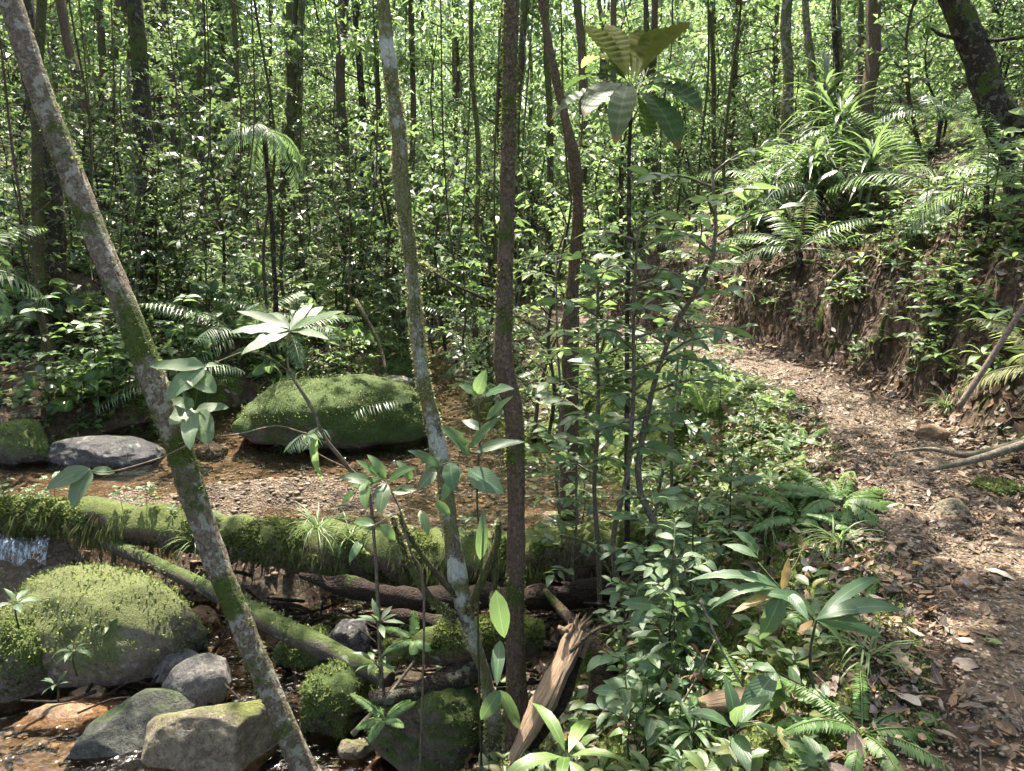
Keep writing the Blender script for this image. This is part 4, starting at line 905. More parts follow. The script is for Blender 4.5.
rock('wide dark mossy rock at the bottom below the black hollow', 425, 785, 112, 84, R_moss, 45, .8, .1, sub=5, moss=2000)
rock('pale yellowish stone at the foot of the mossy rock, bottom centre', 355, 772, 34, 24, R_tan, 47, .9)
rock('flat wet boulder on the far left of the upper pool', 92, 478, 112, 32, R_wet, 51, .55, .05, 'boulder', 'boulder', sub=5, cuts=4, rough=.08, round_=True)
rock('small mossy boulder upstream of the large one', 398, 384, 48, 22, R_mossf, 53, .8, .2, 'boulder', 'boulder', moss=900, round_=True)
rock('pale grey stone just behind the large mossy boulder', 388, 396, 46, 16, R_grey, 55, .7, .2)
rock('wet black rock at the riffle left of the large boulder', 208, 462, 30, 16, R_wet, 61, .8)
rock('second wet black rock at the riffle, lower and flatter', 196, 478, 26, 10, R_wet, 62, .8)
rock('mossy slab tucked beneath the slanting log', 305, 680, 60, 40, R_mossf, 64, .7, .6, moss=1500)
rock('dark rock in the shadow between the slanting log and black hollow', 350, 672, 50, 40, R_wet, 66, .8)
rock('mossy mound at the left end of the upper pool', 15, 470, 60, 40, R_moss, 67, .8, moss=900)
rock('reddish-brown rounded rock awash in the lower pool', 85, 712, 44, 18, R_brown, 68, .8, round_=True)
rock('long brown rock shelf under the lower pool surface', 60, 735, 100, 22, R_brown, 69, .5, .3, round_=True, sink=.35)
rock('orange stone on the right side of the trail', 742, 752, 1, 1, R_brown, 70) if False else None
rock('flat orange-brown stone set in the trail', 978, 592, 36, 14, R_brown, 71, .9, sink=.35)
rock('grey-brown stone near the upper bend of the trail', 956, 520, 34, 16, R_tan, 72, .8, sink=.3)
rock('small brown stone beside the flat orange-brown one', 950, 602, 20, 10, R_brown, 73, .8, sink=.3)
rock('mossy stone at the right frame edge of the trail', 1008, 500, 50, 13, R_moss, 74, .8, moss=700)
rock('yellow-brown clod at the foot of the bank', 935, 442, 32, 14, R_brown, 75, .8)
# small stones of the lower stream, one object each
protos = []
for k in range(5):
    m_ = MB(); rock_mesh(m_, (0, 0, 0), (1, .8, .55), 200+k, 0, 3, .14, 6); protos.append(m_)
cnt = 0; first = [None]*5
for k in range(400):
    px, py = rng.uniform(60, 480), rng.uniform(585, 771)
    g0 = G(px, py)
    if g0[1] > 5.5 or g0[0] > .4 or g0[2] > -.9: continue
    i = int(rng.integers(5)); s = rng.uniform(.04, .13)
    mt = [R_grey, R_brown, R_tan, R_wet, R_slate][i]
    if first[i] is None:
        o = protos[i].build('stone', mt); first[i] = o
    else: o = first[i].copy(); C.objects.link(o)
    o.location = g0+A(0, 0, s*.12); o.scale = (s, s, s); o.rotation_euler = (rng.uniform(-.3, .3), rng.uniform(-.3, .3), rng.uniform(0, 6))
    tag(o, 'small loose stone lying among the larger rocks of the lower stream', 'stone', 'small stones of the lower stream'); cnt += 1
    if cnt >= 110: break
for k in range(26):
    p = G(rng.uniform(750, 1020), rng.uniform(230, 430))
    if trail_sd(p[0], p[1]) < .5: continue
    i = int(rng.integers(5))
    if first[i] is None: continue
    o = first[i].copy(); C.objects.link(o); s_ = rng.uniform(.05, .15); o.location = p; o.scale = (s_, s_, s_); o.rotation_euler = (rng.uniform(-1, 1), rng.uniform(-1, 1), rng.uniform(0, 6))
    tag(o, 'stone embedded in the cut earth bank beside the trail', 'stone', 'stones in the earth bank')
# gravel bar, stuff
m_ = MB(); cube = A(*[[x, y, z] for x in (-1, 1) for y in (-1, 1) for z in (-1, 1)]).reshape(8, 3)
cf = np.array([[0, 1, 3, 2], [4, 6, 7, 5], [0, 4, 5, 1], [2, 3, 7, 6], [0, 2, 6, 4], [1, 5, 7, 3]])
def pebbles(mb_, x, y, s, seed):
    g = np.random.default_rng(seed); M = len(x); z = H(x, y)+s*.2
    v = nrm(cube[None]+g.normal(0, .35, (M, 8, 3)))*s[:, None, None]*np.array([1, .8, .5])
    a = g.uniform(0, 6.28, M); ca_, sa_ = np.cos(a)[:, None], np.sin(a)[:, None]
    v = np.stack([v[..., 0]*ca_-v[..., 1]*sa_, v[..., 0]*sa_+v[..., 1]*ca_, v[..., 2]], -1)+np.stack([x, y, z], -1)[:, None]
    mb_.add(v, (np.arange(M)[:, None, None]*8+cf).reshape(-1, 4), np.tile(cube[:, :2]*.5+.5, (M, 1)))
M = 9000; x = -2.3+rng.normal(0, .75, M); y = 6.75+rng.normal(0, .35, M); pebbles(m_, x, y, rng.uniform(.004, .016, M), 1)
M = 5000; x = rng.uniform(-4, 1, M); y = rng.uniform(3, 12, M); ok = (x < bR(y)+.1) & (x > bL(y)); pebbles(m_, x[ok], y[ok], rng.uniform(.01, .045, ok.sum()), 2)
tag(m_.build('gravel', GRAVEL), 'grey and tan gravel on the bar and bed of the stream', 'gravel', kind='stuff')

# little waterfall under the log
xs = np.linspace(-5.4, -3.9, 40); tz = np.linspace(0, 1, 14)
XX = xs[:, None]+0*tz; ZZ = -.965-.46*tz[None]**1.6+0*XX; YY = 5.95-.28*np.sqrt(tz)[None]+.04*fbm(np.stack([XX*5, 0*XX, ZZ], -1), 3, 6)
i, j = np.meshgrid(np.arange(39), np.arange(13), indexing='ij'); m_ = MB()
m_.add(np.stack([XX, YY, ZZ], -1), np.stack([i*14+j, (i+1)*14+j, (i+1)*14+j+1, i*14+j+1], -1), np.stack([XX, ZZ], -1))
tag(m_.build('waterfall', FALL), 'thin white veil of water falling below the left end of the mossy log', 'waterfall', kind='structure')

# ------------------------------------------------------------------ grass tufts, ferns, seedlings
def grass(label, cx, cy, dp, n=40, L=.28, w_=.008, loc=None, mat=None, group=None, name='grass_tuft', dr=2.0):
    c = loc if loc is not None else P(cx, cy, dp); a = rng.uniform(0, 6.28, n); e = rng.uniform(.4, 1.4, n)
    d = np.stack([np.cos(a)*np.cos(e), np.sin(a)*np.cos(e), np.sin(e)], -1); m_ = MB()
    leaves(m_, c+rng.normal(0, .012, (n, 3)), d, np.tile(A(0, 0, 1.), (n, 1)), L*rng.uniform(.5, 1.1, n), w_, dr*rng.uniform(.6, 1.3, n), 'strap', 6, .1)
    return tag(m_.build(name, mat or G_grass, origin=c), label, 'grass', group)
grass('long drooping grass tuft hanging from the mossy log, right of the leaning trunk', 318, 532, 5.55, 70, .42)
grass('smaller grass tuft hanging from the mossy log next to the leaning trunk', 197, 545, 5.85, 45, .32)
grass('grass tuft on the mossy log directly above the brown hollow', 350, 540, 5.6, 30, .3)
grass('arching grass clump on the slope left of the trail', 760, 455, 4.5, 60, .34, loc=G2(765, 4.3))
grass('light green grass clump at the base of the bank', 950, 0, 0, 60, .3, loc=G(948, 408))
grass('long fine grass beside the fern along the trail', 0, 0, 0, 40, .34, loc=G(838, 545))
grass('wispy grass in front of the lance-leaved shrub', 0, 0, 0, 50, .26, loc=G(868, 660))
def fern(label, loc, n=8, L=.4, mat=None, el=.7, ll=.09, group=None, nlf=24, name='fern', lw=.02, droop=1.1, az=None, stem=0, r=.003, ej=.25):
    t = thing(name, label, name.split('_')[-1], loc, group); c = np.asarray(loc)+A(0, 0, stem)
    if stem: m_ = MB(); tube(m_, [np.asarray(loc)-A(0, 0, .15), np.asarray(loc)+A(.02, 0, stem*.5), c], [.035, .03, .03], 10, .25, 9, 3, sub=5); m_.build('trunk', B_dark, t)
    a0 = rng.uniform(0, 6)
    for k in range(n):
        a = az[k] if az else a0+k*2*PI/n+rng.uniform(-.25, .25); e = el+rng.uniform(-1, 1)*ej
        m_ = MB(); frond(m_, m_, c, A(math.cos(a)*math.cos(e), math.sin(a)*math.cos(e), math.sin(e)), L*rng.uniform(.75, 1.1), nlf, ll, lw, droop*rng.uniform(.7, 1.3), 2, r)
        m_.build('frond', mat or G_fern, t)
    return t
fern('bright green fern at the mossy trail edge', G(838, 505), 9, .42, ll=.085)
fern('fern with light fronds beside the bright one, nearer the shrub', G(800, 520), 7, .34, ll=.07)
fern('feathery dark green fern drooping at the bottom right', G(862, 735), 10, .34, G_fern, ll=.05, nlf=34, lw=.012)
fern('upright fern with glowing fronds behind the forked sapling', G(705, 420), 6, .8, G_bright, 1.2, .12, droop=.5, nlf=30)
fern('small fern under the lance-leaved shrub', G(740, 690), 7, .25, ll=.05)
fern('fern sprig on the mossy log ledge', P(415, 640, 4.25), 7, .22, ll=.05)
fern('fern on the rock at the bottom centre', P(385, 720, 3.9), 7, .22, ll=.045, nlf=18)
f0 = None
for k in range(16):
    y = rng.uniform(2.6, 6.8); x = np.interp(y, TR[:, 1], TR[:, 0])-rng.uniform(.52, .95); p = A(x, y, Hs(x, y))
    if f0 is None: f0 = fern('small fern creeping in from the mossy left edge of the trail', p, 7, .2, ll=.045, group='small ferns along the left edge of the trail')
    else: copy_tree(f0, p, rng.uniform(0, 6), rng.uniform(.6, 1.3))
for k in range(14):
    y = rng.uniform(2.4, 7.5); x = np.interp(y, TR[:, 1], TR[:, 0])-rng.uniform(.45, .8); p = A(x, y, Hs(x, y))
    grass('little grass tuft on the mossy left edge of the trail', 0, 0, 0, 26, rng.uniform(.08, .2), .005, p, group='little grass tufts along the left edge of the trail')
# palms and tree ferns
PALM = dict(name='palm', nlf=22, lw=.019, r=.007, ej=.7)
fern('tree fern with arching fronds in the middle of the left forest', G2(243, 10.5), 13, 1.5, G_frond, .75, .30, stem=.5, **PALM)
fern('palm with a long pale frond reaching towards the black trunk', G2(180, 9.8), 7, 1.3, G_frond, .6, .26, stem=.55, **PALM)
fern('slender palm whose fronds hang in front of the moss-hung trunk', P(264, 130, 9.5)-A(0, 0, 2.2), 9, .95, G_frond, .2, .22, stem=2.2, droop=1.6, **PALM)
fern('low palm left of the lichen-crusted trunk', G2(330, 8.8), 8, 1.1, G_frond, .7, .25, stem=.2, **PALM)
fern('palm with feathery fronds in the upper left corner', G2(-10, 8.5), 8, 1.1, G_frond, .5, .28, stem=1.6, **PALM)
fern('palm with drooping fronds on the upper right slope', G2(935, 9.0), 9, 1.5, G_frond, .5, .35, stem=.4, **PALM)
fern('palm with blue-green fronds at the very right of the slope', G2(980, 7.2), 7, 1.1, G_frond, .5, .25, stem=.5, **PALM)
fern('dry straw-coloured palm by the thick dark trunk', G2(1035, 5.2), 7, .7, G_straw, .5, .2, stem=.55, **PALM)
fern('palm half hidden behind the strap-leaved plants', G2(770, 11.5), 9, 1.4, G_frond, .6, .3, stem=.7, **PALM)
pm = None
for k in range(26):
    if k < 18: px, dp = rng.uniform(-30, 500), rng.uniform(9.2, 15)
    else: px, dp = rng.uniform(560, 1050), rng.uniform(9.5, 15)
    b = G2(px, dp)
    if bL(b[1])-.3 < b[0] < bR(b[1])+.2 or abs(trail_sd(b[0], b[1])) < 1.0: continue
    lab, grp = ('small palm with arching fronds in the understory across the stream', 'understory palms across the stream') if k < 18 else ('small palm with arching fronds in the understory beyond the trail', 'understory palms beyond the trail')
    if pm is None: pm = fern(lab, b, 10, 1.15, G_frond, .75, .24, stem=.35, group=grp, **PALM)
    else: copy_tree(pm, b, rng.uniform(0, 6), rng.uniform(.6, 1.25), lab, grp)
# strap-leaved plants on the bank
for k, (px, dp, h, n) in enumerate([(800, 225, 1.0, 110), (835, 200, 1.3, 110), (775, 235, .8, 80), (866, 215, .8, 90), (815, 190, 1.7, 110), (752, 235, .7, 70)]):
    b = G(px, dp); t = thing('strap_leaved_plant', ['dark strap-leaved plant lowest over the trail bend', 'tallest-leaved dark strap plant on top of the bank', 'strap-leaved plant at the left end of the bank', 'strap-leaved plant below the stout brown trunk', 'strap-leaved plant under the rough trunk, on a bare stem', 'small strap-leaved plant furthest back along the bank'][k], 'plant', b)
    m_ = MB(); top = b+A(rng.normal(0, .06), 0, h); tube(m_, [b-A(0, 0, .1), b+A(0, 0, h*.5), top], [.02, .018, .015], 7, sub=3); m_.build('stem', B_brown, t)
    a = rng.uniform(0, 6.28, n); e = rng.uniform(-.3, 1.3, n); d = np.stack([np.cos(a)*np.cos(e), np.sin(a)*np.cos(e), np.sin(e)], -1); m_ = MB()
    lz = depth(b)*.085; leaves(m_, top+A(0, 0, 1)*rng.uniform(-h*.6, .0, (n, 1)), d, A(0, 0, 1.), lz*rng.uniform(.5, 1.0, n), lz*.06, 1.2*rng.uniform(.5, 1.3, n), 'lance', 5); m_.build('foliage', G_dark, t)
# small rosettes on the rocks
def ros(label, p, n=7, L=.14, W=.04, mat=None, stem=.08, group=None, **k):
    tm, lm = rosette(n, L, W, stem=stem, **k); return plant('seedling', label, 'seedling', p, tm, lm, TWIGG, mat or G_blue, group)
ros('star-shaped seedling with pale leaves left of the lichen-crusted trunk', P(380, 640, 3.95), 8, .13, .034, G_pale, .10, el=(.1, 1.0), droop=.5)
ros('seedling with narrow leaves growing below the star-shaped one', P(376, 680, 3.95), 7, .12, .035, G_mid, .10)
ros('leafy seedling on the right shoulder of the big pale-mossed boulder', P(118, 636, 5.0), 13, .15, .05, G_blue, .10)
ros('seedling on the left of the big pale-mossed boulder', P(18, 622, 4.6), 7, .13, .045, G_blue, .12)
ros('drooping seedling in front of the big pale-mossed boulder', P(76, 668, 4.3), 8, .11, .035, G_blue, .10, droop=1.5)
ros('tiny seedling at the water edge below the drooping one', P(57, 695, 4.2), 6, .08, .024, G_blue, .06)
ros('bright large-leaved seedling at the bottom edge centre', G2(566, 2.8)+A(0, 0, .10), 6, .28, .06, G_bright, .12, droop=1.2)
ros('seedling with a big upright quilted leaf at the bottom edge', G2(732, 2.35)+A(0, 0, .05), 6, .17, .06, G_blue, .12, el=(.3, 1.5))
ros('seedling with broad leaves on the leafy bank near the pole', G(935, 342), 9, .2, .06, G_blue, .15)
ros('fresh seedling held out from the bank beside the pole', P(990, 322, 4.0)-A(0, 0, .05), 7, .13, .04, G_bright, .05)

# understory plants: one of each kind, then copies
protos = []
def proto(kind, seed):
    g = np.random.default_rng(seed)
    if kind == 'ros': tm, lm = rosette(int(g.integers(6, 11)), g.uniform(.13, .2), g.uniform(.04, .055), droop=1.0, stem=g.uniform(.08, .22), g=g)
    elif kind == 'twig': tm, lm = twiggy(g.uniform(.35, .6), .006, 7, .2, .10, .042, 5, 5, r0=g, lowest=.25)
    elif kind == 'big': tm, lm = twiggy(g.uniform(.4, .6), .008, 5, .2, .19, .08, 4, 7, r0=g, lowest=.35, droop=1.2, jit=.6)
    elif kind == 'lance': tm, lm = rosette(int(g.integers(8, 12)), .24, .03, droop=1.6, stem=.15, g=g)
    elif kind == 'dry': tm, lm = twiggy(.4, .005, 6, .2, .09, .035, 4, 5, r0=g, lowest=.2, droop=1.8, jit=1.0)
    elif kind == 'tall': tm, lm = twiggy(g.uniform(.8, 1.1), .009, 11, .3, .11, .045, 6, 4, r0=g, lowest=.25)
    return tm, lm
LM = [G_blue, G_mid, G_dark, G_bright, G_pale, DEAD]
KIND = []
for k, (kind, m0) in enumerate([('ros', 0), ('ros', 1), ('ros', 3), ('twig', 4), ('twig', 1), ('twig', 3), ('tall', 1), ('tall', 4), ('twig', 0), ('ros', 2), ('big', 2), ('lance', 1), ('dry', 5), ('big', 1)]):
    tm, lm = proto(kind, 500+k)
    KIND.append((kind, tm, lm, LM[m0]))
made = {}
def put(k, loc, rz, sc, label, group):
    if k not in made:
        kind, tm, lm, mt = KIND[k]
        made[k] = plant('understory_plant', label, 'plant', loc, tm, lm, TWIGG, mt, group, rz, sc)
    else: copy_tree(made[k], loc, rz, sc, label, group)
def region(n, x0, x1, y0, y1, kinds, sc, label, group, cond=None, tries=4000):
    c = 0
    for _ in range(tries):
        px, py = rng.uniform(x0, x1), rng.uniform(y0, y1)
        p = G(px, py)
        if cond and not cond(p): continue
        put(int(rng.choice(kinds)), p, rng.uniform(0, 6.28), rng.uniform(*sc), label, group); c += 1
        if c >= n: break
def pix(p): d_ = depth(p); return CX+p[0]/d_*F, CY-((p[2]-CAMZ)*cp+p[1]*sp)/d_*F
offtrail = lambda p: trail_sd(p[0], p[1]) < -.55 or trail_sd(p[0], p[1]) > .7
def left(p):
    u, v = pix(p); sd_ = trail_sd(p[0], p[1])
    return sd_ < -.95 and p[0] > bR(p[1])-.2 and not (700 < u < 930 and 570 < v < 790) and not (480 < u < 625 and 560 < v < 790) and not (520 < u < 720 and 470 < v < 650 and rng.random() < .8)
region(34, 530, 880, 560, 785, [0, 1, 2, 3, 4, 8, 9, 11, 11, 12, 12, 4, 10], (.4, .9), 'low leafy plant on the slope between the log jam and the trail', 'low plants on the near slope', left)
region(24, 560, 830, 400, 560, [0, 1, 3, 4, 5, 8, 6, 10, 11, 12, 13], (.5, 1.1), 'small leafy plant on the middle slope left of the trail', 'small plants on the middle slope', left)
region(16, 520, 740, 520, 700, [6, 7, 3, 10, 12], (.5, .9), 'leafy stem standing among the fallen wood right of the brown trunk', 'leafy stems by the fallen wood', left)
region(88, 735, 1024, 205, 420, [0, 1, 2, 3, 4, 5, 9], (.45, 1.15), 'small plant growing out of the earth bank', 'small plants on the bank face', lambda p: trail_sd(p[0], p[1]) > .6 and (pix(p)[0] > 880 or rng.random() < .35))
region(44, 740, 1024, 120, 290, [0, 3, 4, 6, 7, 2], (.7, 1.3), 'leafy plant on the slope above the earth bank', 'plants above the bank', lambda p: trail_sd(p[0], p[1]) > .9)
region(70, 0, 480, 290, 440, [0, 1, 3, 5, 6, 7, 9, 10, 11, 13], (.8, 1.8), 'leafy plant on the shaded far bank of the stream', 'plants on the far bank', lambda p: p[0] < bL(p[1])-.1 and p[1] < 14)
region(40, 0, 420, 230, 320, [6, 7, 3, 4], (1.2, 2.2), 'leafy plant on the forest floor beyond the stream', 'plants on the forest floor beyond the stream', lambda p: p[0] < bL(p[1])-.1)
region(16, 290, 500, 590, 700, [0, 3, 4, 9, 12], (.3, .6), 'small plant sprouting from the dark woody tangle beneath the log', 'small plants in the tangle under the log')
for k in range(16):
    i = int(rng.integers(4, len(lp)-6)); p = lp[i]+A(0, -lr[i]*.3, lr[i]*.8)
    put(int(rng.choice([0, 3, 4])), p, rng.uniform(0, 6), rng.uniform(.35, .6), 'small plant rooted on top of the mossy log', 'small plants along the mossy log')

GAPS = []  # spots to be sunlit; the unseen canopy is cut open towards them
def gap(px, py, r, dp=None): GAPS.append((P(px, py, dp) if dp else G(px, py), r))
for q in [(735, 345, .55), (770, 372, .6), (800, 392, .3), (60, 508, .45), (120, 515, .4), (200, 530, .25), (280, 490, .45), (230, 482, .3), (60, 600, .4), (110, 605, .35), (30, 740, .35), (990, 560, .2), (930, 640, .15),
          (870, 500, .3), (820, 560, .25), (600, 485, .4), (215, 745, .2), (390, 405, .35), (150, 700, .2), (700, 720, .2), (660, 650, .18), (780, 255, .7), (800, 232, .6), (840, 240, .6), (760, 300, .5), (900, 230, .6), (950, 210, .6), (870, 300, .3), (700, 345, .6), (790, 380, .5), (960, 420, .3), (880, 425, .3)]: gap(*q)
for q in [(190, 390, .22, 3.5), (30, 60, .25, 3.5), (100, 240, .2, 3.6), (400, 240, .3, 3.9), (700, 200, .5, 6), (620, 330, .4, 4.8), (380, 480, .25, 3.6), (270, 180, .5, 9.5), (243, 215, .6, 10), (720, 130, 1.2, 12), (600, 60, 1.2, 14), (900, 100, .8, 10), (540, 200, .8, 10), (420, 140, .8, 12), (780, 600, .25, 2.5), (560, 670, .15, 3.35), (310, 540, .2, 5.5), (820, 110, .5, 9), (180, 240, .4, 9.2), (300, 395, .3, 8)]: gap(*q)
def blocks(p, hgt, rad):
    for gp, r in GAPS:
        if r < .5: continue
        z = np.linspace(.8, hgt, 8)+p[2]; t_ = (z-gp[2])/SUNV[2]; m = t_ > 0
        q = gp[:2]+SUNV[:2]*t_[:, None]; dd = np.linalg.norm(q-np.asarray(p)[:2], axis=1)
        if np.any(m & (dd < rad)): return True
    return False
# background saplings (trunk and crown), copies of a few kinds
SP = []
for k in range(6):
    g = np.random.default_rng(900+k)
    tm, lm = twiggy(g.uniform(2.6, 4.2), .028, 24, g.uniform(.7, 1.1), [.10, .11, .16, .12, .19, .09][k], [.045, .05, .07, .05, .08, .04][k], [20, 18, 12, 16, 10, 20][k], 1, r0=g, lowest=.15, taper=.6, spread=1.1, jit=.75, droop=1.0, curve=.25, upb=.5)
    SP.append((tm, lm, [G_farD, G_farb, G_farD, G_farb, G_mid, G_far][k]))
madeS = {}
def sapling(k, loc, rz, sc, label, group):
    if k not in madeS:
        tm, lm, mt = SP[k]; madeS[k] = plant('forest_sapling', label, 'sapling', loc, tm, lm, B_olive, mt, group, rz, sc, 'crown', 'trunk')
    else: copy_tree(madeS[k], loc, rz, sc, label, group)
def back(n, px0, px1, d0, d1, kinds, sc, label, group):
    for _ in range(n):
        d = rng.uniform(d0**.5, d1**.5)**2; p = G2(rng.uniform(px0, px1), d)
        s = trail_sd(p[0], p[1])
        if abs(s) < .8 and p[1] < 14: continue
        if bL(p[1])-.2 < p[0] < bR(p[1]) and p[1] < 16: continue
        if blocks(p, 3.4, .8): continue
        sapling(int(rng.choice(kinds)), p-A(0, 0, .05), rng.uniform(0, 6.28), rng.uniform(*sc), label, group)
back(95, -80, 440, 10, 20, [0, 2, 5], (.6, 1.2), 'shade-toned sapling in the forest on the left', 'saplings of the left forest')
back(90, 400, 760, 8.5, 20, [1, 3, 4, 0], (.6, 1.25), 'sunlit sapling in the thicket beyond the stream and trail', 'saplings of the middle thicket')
back(40, 700, 1100, 10, 20, [1, 3, 4, 2], (.6, 1.2), 'green sapling on the hillside above the trail', 'saplings of the right hillside')

# tall forest trees behind, copies of a few kinds
FT = []
def clumps(mb_, centres, nper, rad, L, W, g, seg=1, flat=.5):
    c = np.repeat(centres, nper, 0); M = len(c); q = g.normal(0, 1, (M, 3)); q = nrm(q)*g.uniform(.2, 1, (M, 1))**.5*rad; q[:, 2] *= flat
    d = nrm(q+g.normal(0, rad*.5, (M, 3))+A(0, 0, -.05)); Ls = L*g.uniform(.6, 1.2, M)
    leaves(mb_, c+q, d, nrm(A(0, 0, 1)+g.normal(0, .45, (M, 3))), Ls, W/L*Ls, .5, seg=seg)
for k in range(5):
    g = np.random.default_rng(1300+k); h = g.uniform(10, 14); tm = MB(); lm = MB()
    x = np.cumsum(g.normal(0, .12, 8)); y = np.cumsum(g.normal(0, .12, 8)); z = np.linspace(-.3, h, 8); x -= x[0]; y -= y[0]
    pts = np.column_stack([x, y, z]); pp, rr = tube(tm, pts, np.linspace(.10, .03, 8), 9, .12, 3, k, sub=4); cc = []
    for b_ in range(20):
        f = g.uniform(.1, .98); s = pp[int(f*(len(pp)-1))]; a = g.uniform(0, 6.28); L = g.uniform(.8, 2.3)*(1.15-f*.5)
        e = s+A(math.cos(a)*L, math.sin(a)*L, g.uniform(.1, .8)); tube(tm, [s, (s+e)/2+A(0, 0, .08), e], [.03, .018, .008], 5, sub=3); cc += [e, (s+e)/2+g.normal(0, .25, 3), e+g.normal(0, .35, 3)]
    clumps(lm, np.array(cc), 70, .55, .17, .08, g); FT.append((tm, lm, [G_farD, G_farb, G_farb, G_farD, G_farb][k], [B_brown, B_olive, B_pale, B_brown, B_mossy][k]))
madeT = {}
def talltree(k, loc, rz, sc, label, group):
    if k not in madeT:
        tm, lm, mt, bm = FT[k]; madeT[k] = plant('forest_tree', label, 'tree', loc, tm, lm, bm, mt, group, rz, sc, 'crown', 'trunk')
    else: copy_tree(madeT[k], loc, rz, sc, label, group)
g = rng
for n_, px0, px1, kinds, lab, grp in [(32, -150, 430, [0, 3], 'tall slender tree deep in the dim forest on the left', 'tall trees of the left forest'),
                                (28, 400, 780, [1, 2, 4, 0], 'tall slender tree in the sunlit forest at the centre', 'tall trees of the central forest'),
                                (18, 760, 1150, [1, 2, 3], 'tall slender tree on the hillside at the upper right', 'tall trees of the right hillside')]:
    for _ in range(n_):
        d = rng.uniform(15**.5, 42**.5)**2; p = G2(rng.uniform(px0, px1), d)
        if blocks(p, 11, 1.4): continue
        talltree(int(rng.choice(kinds)), p, rng.uniform(0, 6.28), rng.uniform(.75, 1.15), lab, grp)
# far wood that reads as one mass
m_ = MB(); M = 1500; a = rng.uniform(-.72, .72, M); d = rng.uniform(34, 62, M); cx_, cy_ = np.sin(a)*d, np.cos(a)*d
cz = H(cx_, cy_, False)+rng.uniform(.3, 13, M)*np.where(a > -.1, .8, 1.15); clumps(m_, np.stack([cx_, cy_, cz], -1), 90, 1.5, .42, .2, np.random.default_rng(5), flat=.8)
tag(m_.build('distant_foliage', G_farb), 'distant mass of sunlit green foliage behind all the trunks', 'foliage', kind='stuff')

# ------------------------------------------------------------------ canopy shaped for shade and sun gaps, shared out to the trees
# unseen trees added just outside the frame, so their crowns shade the scene
for k, (x, y) in enumerate([(4.6, 2.6), (6.0, 5.5), (-5.5, 3.0), (7.5, 9), (-7.5, 6), (1.0, -1.6), (5.2, -.5), (-2.6, .2)]):
    b = A(x, y, Hs(x, y)); t = thing('added_shade_tree', 'unseen tall tree added just outside the picture so its crown shades the stream and trail', 'tree', b, 'added shade trees around the viewpoint')
    m_ = MB(); top = b+A(rng.normal(0, .4), rng.normal(0, .4), 7-b[2]); pp, rr = tube(m_, [b-A(0, 0, .2), b+(top-b)*.5+rng.normal(0, .1, 3), top], [.15, .12, .07], 12, .12, 4, k, sub=6); m_.build('trunk', B_brown, t)
    CROWN_TREES.append((pp[-1], t))
SHADE = [(P(632, 90, 5), 1.1, 34), (P(620, 30, 5), .7, 16), (G(960, 640), .7, 7), (G(940, 540), .6, 5), (G(640, 470), .9, 10), (G(980, 730), .5, 6), (P(250, 620, 5.2), .5, 8)]  # extra leaf clumps added up the sun line to shade these spots
M = 3500
cc = np.stack([rng.uniform(-13, 16, M), rng.uniform(-4, 27, M), rng.uniform(5.2, 10.5, M)], -1)
keep = fbm(cc*A(.55, .55, .3), 2, 77) > -.16
cc = cc[keep]; per = 48
for gp, rs, n_ in SHADE:
    tq = (rng.uniform(5.6, 8.5, n_)-gp[2])/SUNV[2]; cc = np.vstack([cc, gp+SUNV*tq[:, None]+rng.normal(0, rs*.5, (n_, 3))*A(1, 1, .2)])
c = np.repeat(cc, per, 0); Mx = len(c); q = nrm(rng.normal(size=(Mx, 3)))*rng.uniform(.1, 1, (Mx, 1))*.6; q[:, 2] *= .4; c = c+q
ok = np.ones(Mx, bool)
for gp, r in GAPS:  # leaves removed along the sun line so light reaches the chosen spots
    rel = c-gp; tt_ = rel@SUNV; dd = np.linalg.norm(rel-tt_[:, None]*SUNV, axis=1); ok &= dd > r+.08
own = np.argmin(((cc[:, None, :2]-np.array([p[:2] for p, _ in CROWN_TREES])[None])**2).sum(-1), 1); own = np.repeat(own, per)
d = nrm(q+rng.normal(0, .35, (Mx, 3))); Ls = .2*rng.uniform(.6, 1.2, Mx); nv = nrm(A(0, 0, 1)+rng.normal(0, .4, (Mx, 3)))
for k, (p, t) in enumerate(CROWN_TREES):
    s = ok & (own == k)
    if s.sum() == 0: continue
    m_ = MB(); leaves(m_, c[s], d[s], nv[s], Ls[s], Ls[s]*.5, .5, seg=1); 
    ctr = np.unique(np.round(c[s][::per*2], 2), axis=0)[:14]
    for e in ctr: tube(m_, [p-A(0, 0, .5), (p+e)/2+A(0, 0, -.1), e], [.03, .02, .008], 5, mi=1, sub=3)
    m_.build('crown', [G_farb if k % 2 else G_far, B_brown], t)

